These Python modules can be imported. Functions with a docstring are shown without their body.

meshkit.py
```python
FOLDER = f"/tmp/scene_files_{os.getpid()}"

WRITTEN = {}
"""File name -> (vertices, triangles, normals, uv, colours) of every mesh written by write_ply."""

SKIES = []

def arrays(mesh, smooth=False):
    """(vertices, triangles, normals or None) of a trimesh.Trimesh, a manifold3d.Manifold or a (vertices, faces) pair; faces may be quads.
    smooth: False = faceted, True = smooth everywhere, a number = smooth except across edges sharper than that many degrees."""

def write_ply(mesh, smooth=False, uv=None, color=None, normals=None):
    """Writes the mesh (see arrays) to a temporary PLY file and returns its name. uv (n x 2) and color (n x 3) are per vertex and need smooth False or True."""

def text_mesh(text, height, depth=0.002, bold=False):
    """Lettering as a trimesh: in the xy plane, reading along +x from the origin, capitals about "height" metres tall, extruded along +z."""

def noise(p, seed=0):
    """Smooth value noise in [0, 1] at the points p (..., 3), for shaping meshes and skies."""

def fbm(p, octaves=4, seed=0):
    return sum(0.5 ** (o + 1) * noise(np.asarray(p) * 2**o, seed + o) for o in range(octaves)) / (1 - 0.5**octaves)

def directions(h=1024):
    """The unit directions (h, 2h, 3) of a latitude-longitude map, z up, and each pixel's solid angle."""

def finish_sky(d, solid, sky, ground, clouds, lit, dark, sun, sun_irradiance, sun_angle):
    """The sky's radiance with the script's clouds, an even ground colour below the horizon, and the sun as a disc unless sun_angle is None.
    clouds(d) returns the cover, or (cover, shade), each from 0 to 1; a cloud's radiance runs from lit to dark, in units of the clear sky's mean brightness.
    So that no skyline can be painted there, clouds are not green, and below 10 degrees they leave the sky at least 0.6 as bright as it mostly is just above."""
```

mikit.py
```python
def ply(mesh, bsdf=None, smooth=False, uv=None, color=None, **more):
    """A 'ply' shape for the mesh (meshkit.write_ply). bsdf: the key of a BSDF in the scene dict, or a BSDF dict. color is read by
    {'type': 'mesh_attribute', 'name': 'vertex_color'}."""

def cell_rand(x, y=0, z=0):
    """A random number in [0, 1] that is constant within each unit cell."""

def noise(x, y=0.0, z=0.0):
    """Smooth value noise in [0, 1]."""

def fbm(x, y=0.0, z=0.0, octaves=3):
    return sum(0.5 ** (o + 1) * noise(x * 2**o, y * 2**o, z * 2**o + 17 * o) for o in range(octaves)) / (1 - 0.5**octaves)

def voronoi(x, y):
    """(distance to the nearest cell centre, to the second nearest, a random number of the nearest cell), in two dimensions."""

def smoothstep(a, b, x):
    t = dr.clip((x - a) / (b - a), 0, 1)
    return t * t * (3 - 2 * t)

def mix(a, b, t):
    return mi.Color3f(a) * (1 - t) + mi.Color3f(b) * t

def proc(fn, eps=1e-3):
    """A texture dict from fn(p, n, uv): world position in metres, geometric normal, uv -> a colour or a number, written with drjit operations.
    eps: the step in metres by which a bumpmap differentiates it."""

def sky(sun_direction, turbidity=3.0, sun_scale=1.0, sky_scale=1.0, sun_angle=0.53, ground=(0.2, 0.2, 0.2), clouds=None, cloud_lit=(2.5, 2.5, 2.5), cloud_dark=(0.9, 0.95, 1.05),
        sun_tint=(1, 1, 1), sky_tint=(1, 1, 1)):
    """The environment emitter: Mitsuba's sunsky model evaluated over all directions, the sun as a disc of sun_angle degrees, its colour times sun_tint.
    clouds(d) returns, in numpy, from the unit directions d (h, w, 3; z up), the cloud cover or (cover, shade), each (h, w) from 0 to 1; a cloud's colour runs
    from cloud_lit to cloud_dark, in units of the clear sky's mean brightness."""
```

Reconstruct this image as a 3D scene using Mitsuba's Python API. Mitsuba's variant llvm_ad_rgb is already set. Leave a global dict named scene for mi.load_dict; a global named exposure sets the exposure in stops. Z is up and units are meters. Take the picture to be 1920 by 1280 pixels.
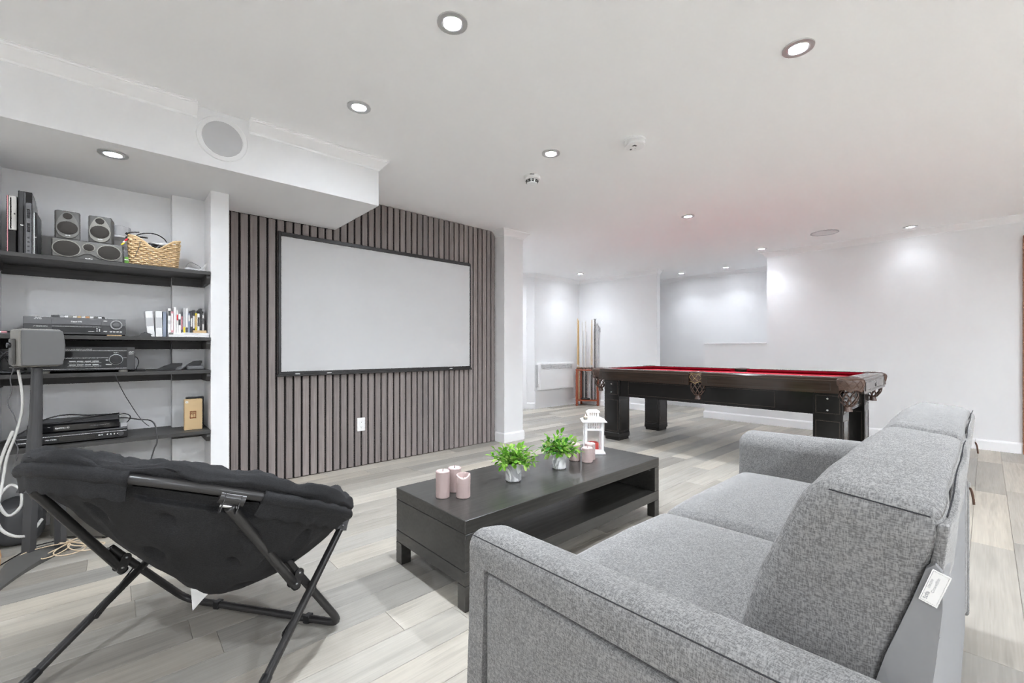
import math, random
import numpy as np, trimesh, drjit as dr, mitsuba as mi, mikit, meshkit
import manifold3d
from shapely.geometry import Polygon, Point
from shapely import affinity
T = mi.ScalarTransform4f
rng = np.random.default_rng(7)
PI = math.pi
scene, labels, used = {}, {}, {}

# ------------------------------------------------------------------ camera, lights, exposure
FOC, YAW = 812.0, math.radians(47.6)
FW = [math.cos(YAW), math.sin(YAW), 0.0]
scene['the_view'] = {'type': 'perspective', 'fov': math.degrees(2 * math.atan(960 / FOC)), 'fov_axis': 'x', 'near_clip': 0.02, 'far_clip': 100.0,
                     'principal_point_offset_y': -16 / 1280,
                     'to_world': T().look_at(origin=[0, 0, 1.0], target=[FW[0], FW[1], 1.0], up=[0, 0, 1])}
exposure = 2.91
LAMP, BEAM = 150.0, 1.25          # radiance of a downlight's lens, and the intensity of its downward beam
# recessed downlights: (x, y, ceiling height); the last row is added: unseen lamps that fill the room evenly
DOWNLIGHTS = [(0.985, 1.43, 2.30), (2.165, 0.545, 2.30), (0.957, 2.261, 2.30), (2.119, 1.939, 2.30), (4.098, 1.953, 2.30), (6.11, 1.944, 2.30), (6.186, 0.54, 2.30),
              (7.07, 2.76, 2.30), (7.06, 3.48, 2.30), (5.837, 4.667, 2.30), (-0.013, 2.985, 1.995),
              (4.9, -1.9, 2.30), (1.2, -2.0, 2.30), (-1.0, 0.9, 2.30), (-1.7, -1.9, 2.30), (3.2, -2.7, 2.30), (3.9, 4.6, 2.30), (7.0, 1.25, 2.30)]
DIM = {0: .9, 1: .55, 2: .22, 3: .85, 4: .65, 5: .14, 6: .06, 7: .17, 8: .17, 9: .32, 10: .26, 11: 2.0, 12: 6.0, 13: 2.3, 14: 6.0, 15: 7.0, 16: 2.3, 17: 0.7}     # lamps close to a wall are turned down, added fill lamps mostly up
BEAM_DIM = {5: .20, 7: .20, 8: .20, 9: .26, 10: .06}
TINT = (0.935, 1.0, 1.085)
CEIL, SOFF = 2.30, 1.995
WX, SY, PY = 6.44, 3.643, 5.177   # plane of the right wall, of the slat wall, of the wall with the heater

# ------------------------------------------------------------------ helpers
def num(name):
    n = used.get(name, -1) + 1
    used[name] = n
    return name if n == 0 else f'{name}_{n:03d}'

def tag(key, label=None, cat=None, group=None, kind=None):
    d = {k: v for k, v in (('label', label), ('category', cat), ('group', group), ('kind', kind)) if v}
    if d: labels[key] = d
    return key

def thing(name, label, cat, group=None):
    return tag(num(name), label, cat, group)

def add(name, mesh, mat, smooth=False, parent=None, label=None, cat=None, group=None, kind=None, **kw):
    key = num(f'{parent}__{name}' if parent else name)
    if isinstance(mesh, dict): scene[key] = dict(mesh, **kw)
    else: scene[key] = mikit.ply(mesh, mat, smooth, **kw)
    return tag(key, label, cat, group, kind)

def struct(name, mesh, mat, smooth=False, parent=None, **kw):
    return add(name, mesh, mat, smooth, parent, kind=None if parent else 'structure', **kw)

def cat_(ms): return trimesh.util.concatenate([m for m in ms if m is not None])
def box(x0, x1, y0, y1, z0, z1, b=0.0):
    x0, x1 = min(x0, x1), max(x0, x1); y0, y1 = min(y0, y1), max(y0, y1); z0, z1 = min(z0, z1), max(z0, z1)
    if b <= 0:
        m = trimesh.creation.box((x1 - x0, y1 - y0, z1 - z0)); m.apply_translation(((x0 + x1) / 2, (y0 + y1) / 2, (z0 + z1) / 2)); return m
    b = min(b, 0.49 * min(x1 - x0, y1 - y0, z1 - z0)); P = []
    for sx in (0, 1):
        for sy in (0, 1):
            for sz in (0, 1):
                c = [(x0, x1)[sx], (y0, y1)[sy], (z0, z1)[sz]]; d = [b * (1 - 2 * s) for s in (sx, sy, sz)]
                for k in range(3):
                    P.append([c[i] + (0 if i == k else d[i]) for i in range(3)])
    return trimesh.convex.convex_hull(np.array(P))
def rotz(m, deg, about=(0, 0, 0)):
    m = m.copy(); m.apply_transform(trimesh.transformations.rotation_matrix(math.radians(deg), (0, 0, 1), about)); return m
def rot(m, deg, axis, about=(0, 0, 0)):
    m = m.copy(); m.apply_transform(trimesh.transformations.rotation_matrix(math.radians(deg), axis, about)); return m
def mv(m, x=0, y=0, z=0):
    m = m.copy(); m.apply_translation((x, y, z)); return m
def lathe(prof, seg=32, c=(0, 0, 0), axis='z'):
    prof = [(max(r, 0.0), z) for r, z in prof]
    a = np.arange(seg) * 2 * PI / seg; V, F = [], []
    for r, z in prof: V += [(r * math.cos(t), r * math.sin(t), z) for t in a]
    for i in range(len(prof) - 1):
        for j in range(seg):
            k = (j + 1) % seg; A, B, C_, D = i * seg + j, i * seg + k, (i + 1) * seg + k, (i + 1) * seg + j
            F += [(A, B, C_), (A, C_, D)]
    m = trimesh.Trimesh(V, F, process=False); m.merge_vertices(); m.update_faces(m.nondegenerate_faces()); m.fix_normals()
    if axis == 'y': m = rot(m, 90, (1, 0, 0))      # local z -> -y (towards the viewer of a front)
    if axis == '-x': m = rot(m, -90, (0, 1, 0))
    if axis == 'x': m = rot(m, 90, (0, 1, 0))
    m.apply_translation(c); return m
def tube(path, r, sides=10, closed=False, cap=True):
    p = np.asarray(path, float); n = len(p); r = np.broadcast_to(np.asarray(r, float), (n,))
    t = (np.roll(p, -1, 0) - np.roll(p, 1, 0)) if closed else np.gradient(p, axis=0)
    t /= np.linalg.norm(t, axis=1, keepdims=True) + 1e-12
    ref = np.array([0, 0, 1.0]) if abs(t[0, 2]) < 0.9 else np.array([1.0, 0, 0])
    a = np.cross(t[0], ref); a /= np.linalg.norm(a); A = [a]
    for i in range(1, n):
        a = a - t[i] * (a @ t[i]); a /= np.linalg.norm(a) + 1e-12; A.append(a)
    A = np.array(A); B = np.cross(t, A); ang = np.arange(sides) * 2 * PI / sides
    V = p[:, None] + r[:, None, None] * (np.cos(ang)[None, :, None] * A[:, None] + np.sin(ang)[None, :, None] * B[:, None])
    V = V.reshape(-1, 3); F = []
    for i in range(n if closed else n - 1):
        i2 = (i + 1) % n
        for j in range(sides):
            k = (j + 1) % sides; F += [(i * sides + j, i * sides + k, i2 * sides + k), (i * sides + j, i2 * sides + k, i2 * sides + j)]
    if not closed and cap:
        V = np.vstack([V, p[0], p[-1]]); c0, c1 = len(V) - 2, len(V) - 1
        for j in range(sides):
            k = (j + 1) % sides; F += [(c0, k, j), (c1, (n - 1) * sides + j, (n - 1) * sides + k)]
    return trimesh.Trimesh(V, F, process=False)
def spline(pts, n=12, closed=False):
    P = np.asarray(pts, float); out = []; m = len(P)
    g = (lambda i: P[i % m]) if closed else (lambda i: P[min(max(i, 0), m - 1)])
    for i in range(m if closed else m - 1):
        a, b, c, d = g(i - 1), g(i), g(i + 1), g(i + 2)
        for t in np.arange(n) / n:
            out.append(0.5 * (2 * b + (c - a) * t + (2 * a - 5 * b + 4 * c - d) * t * t + (3 * b - a - 3 * c + d) * t ** 3))
    if not closed: out.append(P[-1])
    return np.array(out)
def bend(pts, rad=0.04, n=6):
    """A polyline with rounded corners."""
    P = [np.asarray(p, float) for p in pts]; out = [P[0]]
    for i in range(1, len(P) - 1):
        a = P[i - 1] - P[i]; b = P[i + 1] - P[i]; la, lb = np.linalg.norm(a), np.linalg.norm(b)
        r = min(rad, la * 0.45, lb * 0.45); p, q = P[i] + a / la * r, P[i] + b / lb * r
        for t in np.linspace(0, 1, n): out.append((1 - t) ** 2 * p + 2 * t * (1 - t) * P[i] + t * t * q)
    out.append(P[-1]); return np.array(out)
def prism(poly, lo, hi, axis):
    """A polygon extruded along an axis: 'x': poly in (y, z); 'y': poly in (x, z); 'z': poly in (x, y)."""
    p = poly if isinstance(poly, Polygon) else Polygon(poly)
    m = trimesh.creation.extrude_polygon(p.buffer(0), hi - lo, engine='earcut'); v = m.vertices.copy(); h = v[:, 2] + lo
    if axis == '-x': m = rot(m, -90, (0, 1, 0))
    if axis == 'x': m.vertices = np.stack([h, v[:, 0], v[:, 1]], 1)
    elif axis == 'y': m.vertices = np.stack([v[:, 0], h, v[:, 1]], 1)
    else: m.vertices = np.stack([v[:, 0], v[:, 1], h], 1)
    m.fix_normals(); return m
def axis_grid(lo, hi, r, nr, step):
    a = lo + r * (1 - np.cos(np.linspace(0, PI / 2, nr + 1))); b = hi - r * (1 - np.cos(np.linspace(PI / 2, 0, nr + 1)))
    n = max(1, int(round((hi - lo - 2 * r) / step))); return np.unique(np.round(np.concatenate([a, np.linspace(lo + r, hi - r, n + 1), b]), 7))
def rbox(lo, hi, r, step=0.05, nr=4):
    """A box with rounded edges as a fine grid (welded), ready to be bent."""
    lo, hi = np.array(lo, float), np.array(hi, float); r = min(r, 0.499 * (hi - lo).min()); ax = [axis_grid(lo[k], hi[k], r, nr, step) for k in range(3)]; V, F = [], []
    for k in range(3):
        i, j = (k + 1) % 3, (k + 2) % 3
        for side in (0, 1):
            A, B = np.meshgrid(ax[i], ax[j], indexing='ij'); P = np.zeros(A.shape + (3,)); P[..., i], P[..., j], P[..., k] = A, B, (lo, hi)[side][k]
            b0 = sum(len(v) for v in V); V.append(P.reshape(-1, 3)); na, nb = A.shape; I, J = np.meshgrid(np.arange(na - 1), np.arange(nb - 1), indexing='ij')
            q = np.stack([I * nb + J, (I + 1) * nb + J, (I + 1) * nb + J + 1, I * nb + J + 1], -1).reshape(-1, 4) + b0
            if not side: q = q[:, ::-1]
            F.append(q[:, [0, 1, 2]]); F.append(q[:, [0, 2, 3]])
    V = np.vstack(V); inner = np.clip(V, lo + r, hi - r); d = V - inner; n = np.linalg.norm(d, axis=1, keepdims=True)
    V = inner + np.where(n > 0, d / np.maximum(n, 1e-12) * r, 0)
    m = trimesh.Trimesh(V, np.vstack(F), process=False); m.merge_vertices(digits_vertex=6); m.update_faces(m.nondegenerate_faces()); return m
def man(m):
    m = m.copy(); m.merge_vertices()
    return manifold3d.Manifold(manifold3d.Mesh(np.asarray(m.vertices, np.float32), np.asarray(m.faces, np.uint32)))
def tri(mf):
    q = mf.to_mesh(); return trimesh.Trimesh(q.vert_properties[:, :3], q.tri_verts, process=False)
def front_text(txt, h, x, y, z, depth=0.0008, bold=False, center=False, squeeze=1.0):
    """Lettering on a front that faces -y: starts at x, its foot at z, standing proud of y."""
    m = meshkit.text_mesh(txt, h, depth, bold); v = m.vertices.copy(); v[:, 0] *= squeeze
    if center: v[:, 0] -= v[:, 0].max() / 2
    m.vertices = np.stack([x + v[:, 0], y - v[:, 2], z + v[:, 1]], 1); m.fix_normals(); return m
def place(m, o, ex, ey, ez):
    """Local axes of the mesh onto ex, ey, ez with origin o."""
    m = m.copy(); M = np.eye(4); M[:3, 0], M[:3, 1], M[:3, 2], M[:3, 3] = ex, ey, ez, o; m.apply_transform(M); return m
def disk_ring(r0, r1, z0, z1, c, seg=40):
    return lathe([(r0, z0), (r1, z0), (r1, z1), (r0, z1), (r0, z0)], seg, c)
def shade(srgb): return [((v / 255 + 0.055) / 1.055) ** 2.4 if v > 10 else v / 255 / 12.92 for v in srgb]

# ------------------------------------------------------------------ materials
def mat(key, bsdf, two=True): scene['mat_' + key] = {'type': 'twosided', 'b': bsdf} if two else bsdf
def rgb(c): return {'type': 'rgb', 'value': list(c)}
def flat(key, c): mat(key, {'type': 'diffuse', 'reflectance': rgb(c)})
def plas(key, c, a=0.25): mat(key, {'type': 'principled', 'base_color': c if isinstance(c, dict) else rgb(c), 'roughness': a, 'specular': 0.5})
def metal(key, c, a=0.3): mat(key, {'type': 'principled', 'base_color': rgb(c), 'roughness': a, 'metallic': 1.0})
noise, fbm, cell_rand, smoothstep, mix = mikit.noise, mikit.fbm, mikit.cell_rand, mikit.smoothstep, mikit.mix

def f_floor(p, n, uv):                       # uv.x: metres along the plank (shifted per plank), uv.y: metres across + 10 * tone number
    k = dr.floor(uv.y / 10); y = uv.y - 10 * k; t = cell_rand(k, 3, 5); t2 = cell_rand(k, 9, 2)
    g = fbm(uv.x * 2.2, y * 34 + k * 3.1, k, 4); g2 = noise(uv.x * 9, y * 260, k); cath = noise(uv.x * 1.3 + 3, y * 11, k + 4)
    base = mix(mix((0.262, 0.250, 0.228), (0.335, 0.319, 0.287), smoothstep(0.08, 0.4, t)), (0.435, 0.409, 0.360), smoothstep(0.4, 0.95, t))
    base = mix(base, mi.Color3f(base) * mi.Color3f(1.02, 0.985, 0.94), t2)
    v = 0.78 + 0.30 * g + 0.10 * (g2 - 0.5) + 0.16 * (cath - 0.5)
    dark = smoothstep(0.60, 0.78, g) * 0.16
    return base * (v - dark)
mat('floor', {'type': 'principled', 'base_color': mikit.proc(f_floor), 'roughness': 0.42, 'specular': 0.35})
def f_slat(p, n, uv):
    k = dr.floor((p.x - 0.5965) / 0.0605); t = cell_rand(k, 1, 7)
    g = fbm(p.x * 160 + 31 * k, p.y * 90, p.z * 5, 3); w = noise(p.x * 40 + 7 * k, k, p.z * 1.6)
    return mix((0.200, 0.176, 0.170), (0.262, 0.228, 0.218), t) * (0.70 + 0.45 * g + 0.22 * w)
mat('slat', {'type': 'principled', 'base_color': mikit.proc(f_slat), 'roughness': 0.55, 'specular': 0.3})
def f_fabric(p, n, uv):                      # heathered grey weave: short threads along the three axes
    ax, ay, az = dr.abs(n.x), dr.abs(n.y), dr.abs(n.z)
    u = dr.select((ax > ay) & (ax > az), p.y, p.x); v = dr.select(az > dr.maximum(ax, ay), p.y, p.z)
    a = noise(u * 1000, v * 270, 3.0); b = noise(u * 270, v * 1000, 9.0); c = noise(p.x * 45, p.y * 45, p.z * 45)
    m = 0.5 * a + 0.5 * b
    return mix((0.118, 0.116, 0.115), (0.252, 0.248, 0.243), smoothstep(0.15, 0.85, m)) * (0.95 + 0.10 * c)
mat('sofa', {'type': 'principled', 'base_color': mikit.proc(f_fabric), 'roughness': 0.95, 'specular': 0.1, 'sheen': 0.3})
def f_black(p, n, uv): return mix((0.008, 0.008, 0.0085), (0.023, 0.023, 0.0245), fbm(p.x * 420, p.y * 420, p.z * 420, 2)) * (0.75 + 0.5 * noise(p.x * 9, p.y * 9, p.z * 9))
mat('canvas', {'type': 'principled', 'base_color': mikit.proc(f_black), 'roughness': 0.8, 'specular': 0.25, 'sheen': 0.28})
def f_table(p, n, uv): return mix((0.018, 0.0175, 0.016), (0.032, 0.031, 0.028), fbm(p.x * 6, p.y * 110, p.z * 110, 3))
mat('table', {'type': 'principled', 'base_color': mikit.proc(f_table), 'roughness': 0.27, 'specular': 0.65})
def f_poolwood(p, n, uv): return mix((0.020, 0.0125, 0.009), (0.046, 0.030, 0.021), fbm(p.x * 60, p.y * 6, p.z * 60, 3))
mat('pool_wood', {'type': 'principled', 'base_color': mikit.proc(f_poolwood), 'roughness': 0.13, 'specular': 0.5})
mat('pool_dark', {'type': 'principled', 'base_color': rgb((0.0085, 0.008, 0.0075)), 'roughness': 0.16, 'specular': 0.45})
def f_marble(p, n, uv):
    q = p.x * 0.8 - p.y * 0.8; w = fbm(p.x * 22, p.y * 22, p.z * 14, 3)
    v = noise(q * 75 + p.z * 28 + w * 9, p.z * 9 + w * 2, 2.0)
    return mix((0.36, 0.36, 0.37), (0.82, 0.82, 0.82), smoothstep(0.25, 0.62, v))
mat('marble', {'type': 'principled', 'base_color': mikit.proc(f_marble), 'roughness': 0.3, 'specular': 0.5})
def f_leather(p, n, uv): return mix((0.045, 0.026, 0.020), (0.120, 0.075, 0.058), fbm(p.x * 60, p.y * 60, p.z * 60, 3))
mat('leather', {'type': 'principled', 'base_color': mikit.proc(f_leather), 'roughness': 0.3, 'specular': 0.5})
def f_shelf(p, n, uv): return mix((0.030, 0.029, 0.028), (0.065, 0.063, 0.060), fbm(p.x * 7, p.y * 90, p.z * 90, 3))
mat('shelf', {'type': 'principled', 'base_color': mikit.proc(f_shelf), 'roughness': 0.5, 'specular': 0.4})
def f_wicker(p, n, uv): return mix((0.46, 0.29, 0.13), (0.76, 0.60, 0.37), fbm(p.x * 70, p.y * 70, p.z * 160, 2))
plas('wicker', mikit.proc(f_wicker), 0.5)

flat('wall', (0.78, 0.78, 0.785)); flat('ceiling', (0.90, 0.90, 0.90))
plas('trim', (0.84, 0.84, 0.845), 0.4); plas('board', (0.57, 0.57, 0.577), 0.45)
plas('white', (0.80, 0.80, 0.80), 0.35); plas('offwhite', (0.66, 0.66, 0.66), 0.4); flat('paper', (0.75, 0.74, 0.72)); flat('grey_print', (0.32, 0.32, 0.32))
plas('grille_grey', (0.50, 0.50, 0.51), 0.6); plas('light_grey', (0.45, 0.45, 0.46), 0.35)
plas('black', (0.012, 0.012, 0.013), 0.3); plas('gloss', (0.008, 0.008, 0.009), 0.08); flat('void', (0.004, 0.004, 0.004)); flat('backing', (0.030, 0.028, 0.027))
plas('charcoal', (0.050, 0.050, 0.052), 0.45); plas('grey', (0.12, 0.12, 0.125), 0.45); plas('frame', (0.022, 0.021, 0.021), 0.33)
plas('cabinet', (0.085, 0.083, 0.078), 0.5); flat('driver', (0.052, 0.048, 0.044)); plas('horn', (0.135, 0.132, 0.122), 0.45); plas('horn_light', (0.22, 0.213, 0.19), 0.45)
metal('nickel', (0.66, 0.66, 0.65), 0.45); metal('steel', (0.70, 0.70, 0.70), 0.2); plas('silver', (0.62, 0.60, 0.57), 0.3)
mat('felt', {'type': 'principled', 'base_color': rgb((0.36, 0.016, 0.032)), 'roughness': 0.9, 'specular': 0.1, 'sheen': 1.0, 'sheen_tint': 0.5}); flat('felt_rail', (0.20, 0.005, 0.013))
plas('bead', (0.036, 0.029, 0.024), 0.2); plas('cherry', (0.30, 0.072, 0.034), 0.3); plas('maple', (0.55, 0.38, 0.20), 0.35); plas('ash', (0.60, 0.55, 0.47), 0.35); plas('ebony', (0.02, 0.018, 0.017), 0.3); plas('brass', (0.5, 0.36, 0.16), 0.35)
plas('candle', (0.42, 0.325, 0.31), 0.45); flat('wick', (0.05, 0.04, 0.035)); plas('red_wax', (0.62, 0.055, 0.045), 0.4); flat('soil', (0.05, 0.06, 0.03))
plas('card', (0.56, 0.40, 0.22), 0.7); flat('card_print', (0.20, 0.075, 0.03)); flat('red', (0.60, 0.04, 0.05)); flat('yellow', (0.75, 0.60, 0.06)); flat('pink', (0.62, 0.30, 0.33)); flat('blue_grey', (0.30, 0.34, 0.42))
flat('green', (0.20, 0.42, 0.10)); flat('cord', (0.62, 0.50, 0.36)); flat('copper', (0.55, 0.30, 0.16)); plas('hose', (0.60, 0.59, 0.57), 0.4); flat('seam', (0.045, 0.045, 0.048)); flat('brown_cord', (0.12, 0.075, 0.055)); plas('brown_door', (0.30, 0.115, 0.055), 0.4)
plas('olive', (.105, .10, .088), .45); flat('cloth', (.165, .165, .165)); plas('shell', (.23, .222, .205), .5); flat('lining', (0.235, 0.235, 0.238))
def leafmat(key, c, tr): mat(key, {'type': 'principledthin', 'base_color': rgb(c), 'roughness': 0.35, 'diff_trans': tr, 'spec_trans': 0.0}, two=False)
leafmat('leaf_a', (0.12, 0.30, 0.035), 0.5); leafmat('leaf_b', (0.22, 0.42, 0.07), 0.5); leafmat('leaf_c', (0.06, 0.20, 0.035), 0.4); leafmat('leaf_d', (0.36, 0.50, 0.15), 0.5)
scene['mat_pane'] = {'type': 'thindielectric', 'int_ior': 1.5, 'ext_ior': 1.0}
scene['mat_clear'] = {'type': 'thindielectric', 'int_ior': 1.35, 'ext_ior': 1.0}
M = lambda k: 'mat_' + k

# ------------------------------------------------------------------ the setting
X0, Y0, XS, YE = -2.8, -3.3, 7.55, 5.6
struct('floor', box(X0 - .1, XS + .1, Y0 - .1, YE + .1, -0.12, -0.004), M('floor'), uv=None)
def in_view(x, y):
    d = x * FW[0] + y * FW[1]; r = x * FW[1] - y * FW[0]
    return d > 0.3 and abs(r) < 1.06 * d * 960 / FOC + 0.1 and (1.0 * FOC / d) < 660
PW, PL = 0.1495, 1.22
rows = range(int((-1.2 - 0.055) / PW) - 1, int((5.45 - 0.055) / PW) + 1); tone = 0
for r in rows:
    ya, yb = 0.055 + r * PW, 0.055 + (r + 1) * PW
    if yb > 5.5: continue
    off = {0: 2.20, -1: 2.69 - PL / 2}.get(r, rng.random() * PL) % PL
    for k in range(-2, 7):
        xa, xb = off + k * PL, off + (k + 1) * PL; tone += 1
        xa, xb = max(xa, -1.3), min(xb, 7.5)
        if xb - xa < 0.05 or not any(in_view(x, y) for x in np.linspace(xa, xb, 7) for y in (ya, (ya + yb) / 2, yb)): continue
        # planks that lie wholly behind the walls are left out
        cx, cy = (xa + xb) / 2, (ya + yb) / 2
        if ya > 3.64 and xb < 3.36: continue
        if ya > 5.18 and xa > 5.3: continue
        if xa > WX + .1 and (yb < 1.4 or ya > 4.3): continue
        g, e = 0.0006, 0.0016
        V = np.array([[xa + g, ya + g, -.004], [xb - g, ya + g, -.004], [xb - g, yb - g, -.004], [xa + g, yb - g, -.004], [xa + g, ya + g, -.0009], [xb - g, ya + g, -.0009], [xb - g, yb - g, -.0009], [xa + g, yb - g, -.0009],
                      [xa + e, ya + e, 0], [xb - e, ya + e, 0], [xb - e, yb - e, 0], [xa + e, yb - e, 0]])
        Q = [(8, 9, 10, 11)] + [(a + i, a + (i + 1) % 4, b + (i + 1) % 4, b + i) for a, b in ((4, 8), (0, 4)) for i in range(4)]
        F = [f for q in Q for f in ((q[0], q[1], q[2]), (q[0], q[2], q[3]))]
        uv = np.stack([V[:, 0] + tone * 2.37, V[:, 1] - ya + 0.2 + 10 * tone], 1)
        add('plank', trimesh.Trimesh(V, F, process=False), M('floor'), parent='floor', uv=uv)

struct('ceiling', box(X0 - .1, XS + .1, Y0 - .1, YE + .1, CEIL, CEIL + 0.1), M('ceiling'))
soff = prism([(X0, 2.83), (1.337, 2.83), (1.337, SY - .001), (X0, SY - .001)], SOFF, CEIL + .01, 'z')
struct('ceiling_soffit', soff, M('wall'))
W = M('wall')
struct('wall_slats', cat_([box(0.43, 3.09, SY + .022, SY + .12, 0, CEIL)]), M('backing'))
struct('wall_back', box(X0 - .1, WX + .1, Y0 - .1, Y0, 0, CEIL), W)
struct('wall_left', box(X0 - .1, X0, Y0, SY, 0, CEIL), W)
struct('wall_alcove_front', box(X0, -0.463, 3.20, SY + .1, 0, SOFF + .01), W)
struct('wall_alcove_back', cat_([box(-0.47, 0.266, 3.62, SY + .1, 0, SOFF + .01), box(0.264, 0.44, 3.525, SY + .1, 0, SOFF + .01)]), W)
struct('wall_alcove_jamb', box(0.434, 0.530, 3.262, SY + .1, 0, SOFF + .01), W)
struct('wall_pillar', box(3.087, 3.365, 3.505, 3.95, 0, CEIL), W)
struct('wall_passage', box(3.265, 3.365, 3.95, 5.6, 0, CEIL), W)
def slab(p, q, th, z0=0, z1=CEIL):
    p, q = np.array(p, float), np.array(q, float); d = (q - p) / np.linalg.norm(q - p); n = np.array([-d[1], d[0]]) * th
    return prism([p, q, q + n, p + n], z0, z1, 'z')
struct('wall_heater', box(5.245, WX + .1, PY, PY + .1, 0, CEIL), W)
A0, A1 = np.array([5.25, PY]), np.array([5.02, 5.415])
struct('wall_angled', slab(A0, A0 + (A1 - A0) * 0.43, -.1), W)
struct('wall_passage_end', box(3.3, 5.6, 5.5, 5.6, 0, CEIL), W)
struct('wall_far_left', box(WX, WX + .10, 3.585, PY + .1, 0, CEIL), W)
struct('wall_right', cat_([box(WX, WX + .12, -0.236, 1.985, 0, CEIL)]), W)
struct('wall_knee', box(WX, WX + .12, 1.985, 2.815, 0, 1.085), W)
struct('trim_knee', box(WX - .012, WX + .13, 1.985, 2.827, 1.085, 1.106, .004), M('trim'))
struct('wall_stair_far', box(7.5, 7.6, 0.6, 5.4, 0, CEIL), W)
struct('wall_stair_near', box(WX + .12, 7.5, 0.6, 0.7, 0, CEIL), W)
struct('wall_stair_left', box(WX + .10, 7.5, 5.2, 5.3, 0, CEIL), W)
struct('wall_right_rear', cat_([box(WX, WX + .12, Y0, -1.16, 0, CEIL), box(WX, WX + .12, -1.16, -0.236, 2.06, CEIL)]), W)
# brown door beside the right wall: casing and leaf
door = 'door_1'
struct('door_1', box(WX + .02, WX + .06, -1.12, -0.30, 0.004, 2.03), M('brown_door'))
add('casing', box(WX - .03, WX + .03, -0.305, -0.237, 0, 2.10, .004), M('brown_door'), parent=door)
add('casing', box(WX - .03, WX + .03, -1.16, -1.095, 0, 2.10, .004), M('brown_door'), parent=door)
add('casing', box(WX - .03, WX + .03, -1.095, -0.305, 2.035, 2.10, .004), M('brown_door'), parent=door)
add('handle', lathe([(0, 0), (.026, 0), (.026, .008), (.012, .012), (.012, .04), (.03, .055), (.026, .075), (0, .08)], 24, (WX + .02, -1.05, 1.0), '-x'), M('nickel'), True, parent=door)
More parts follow.
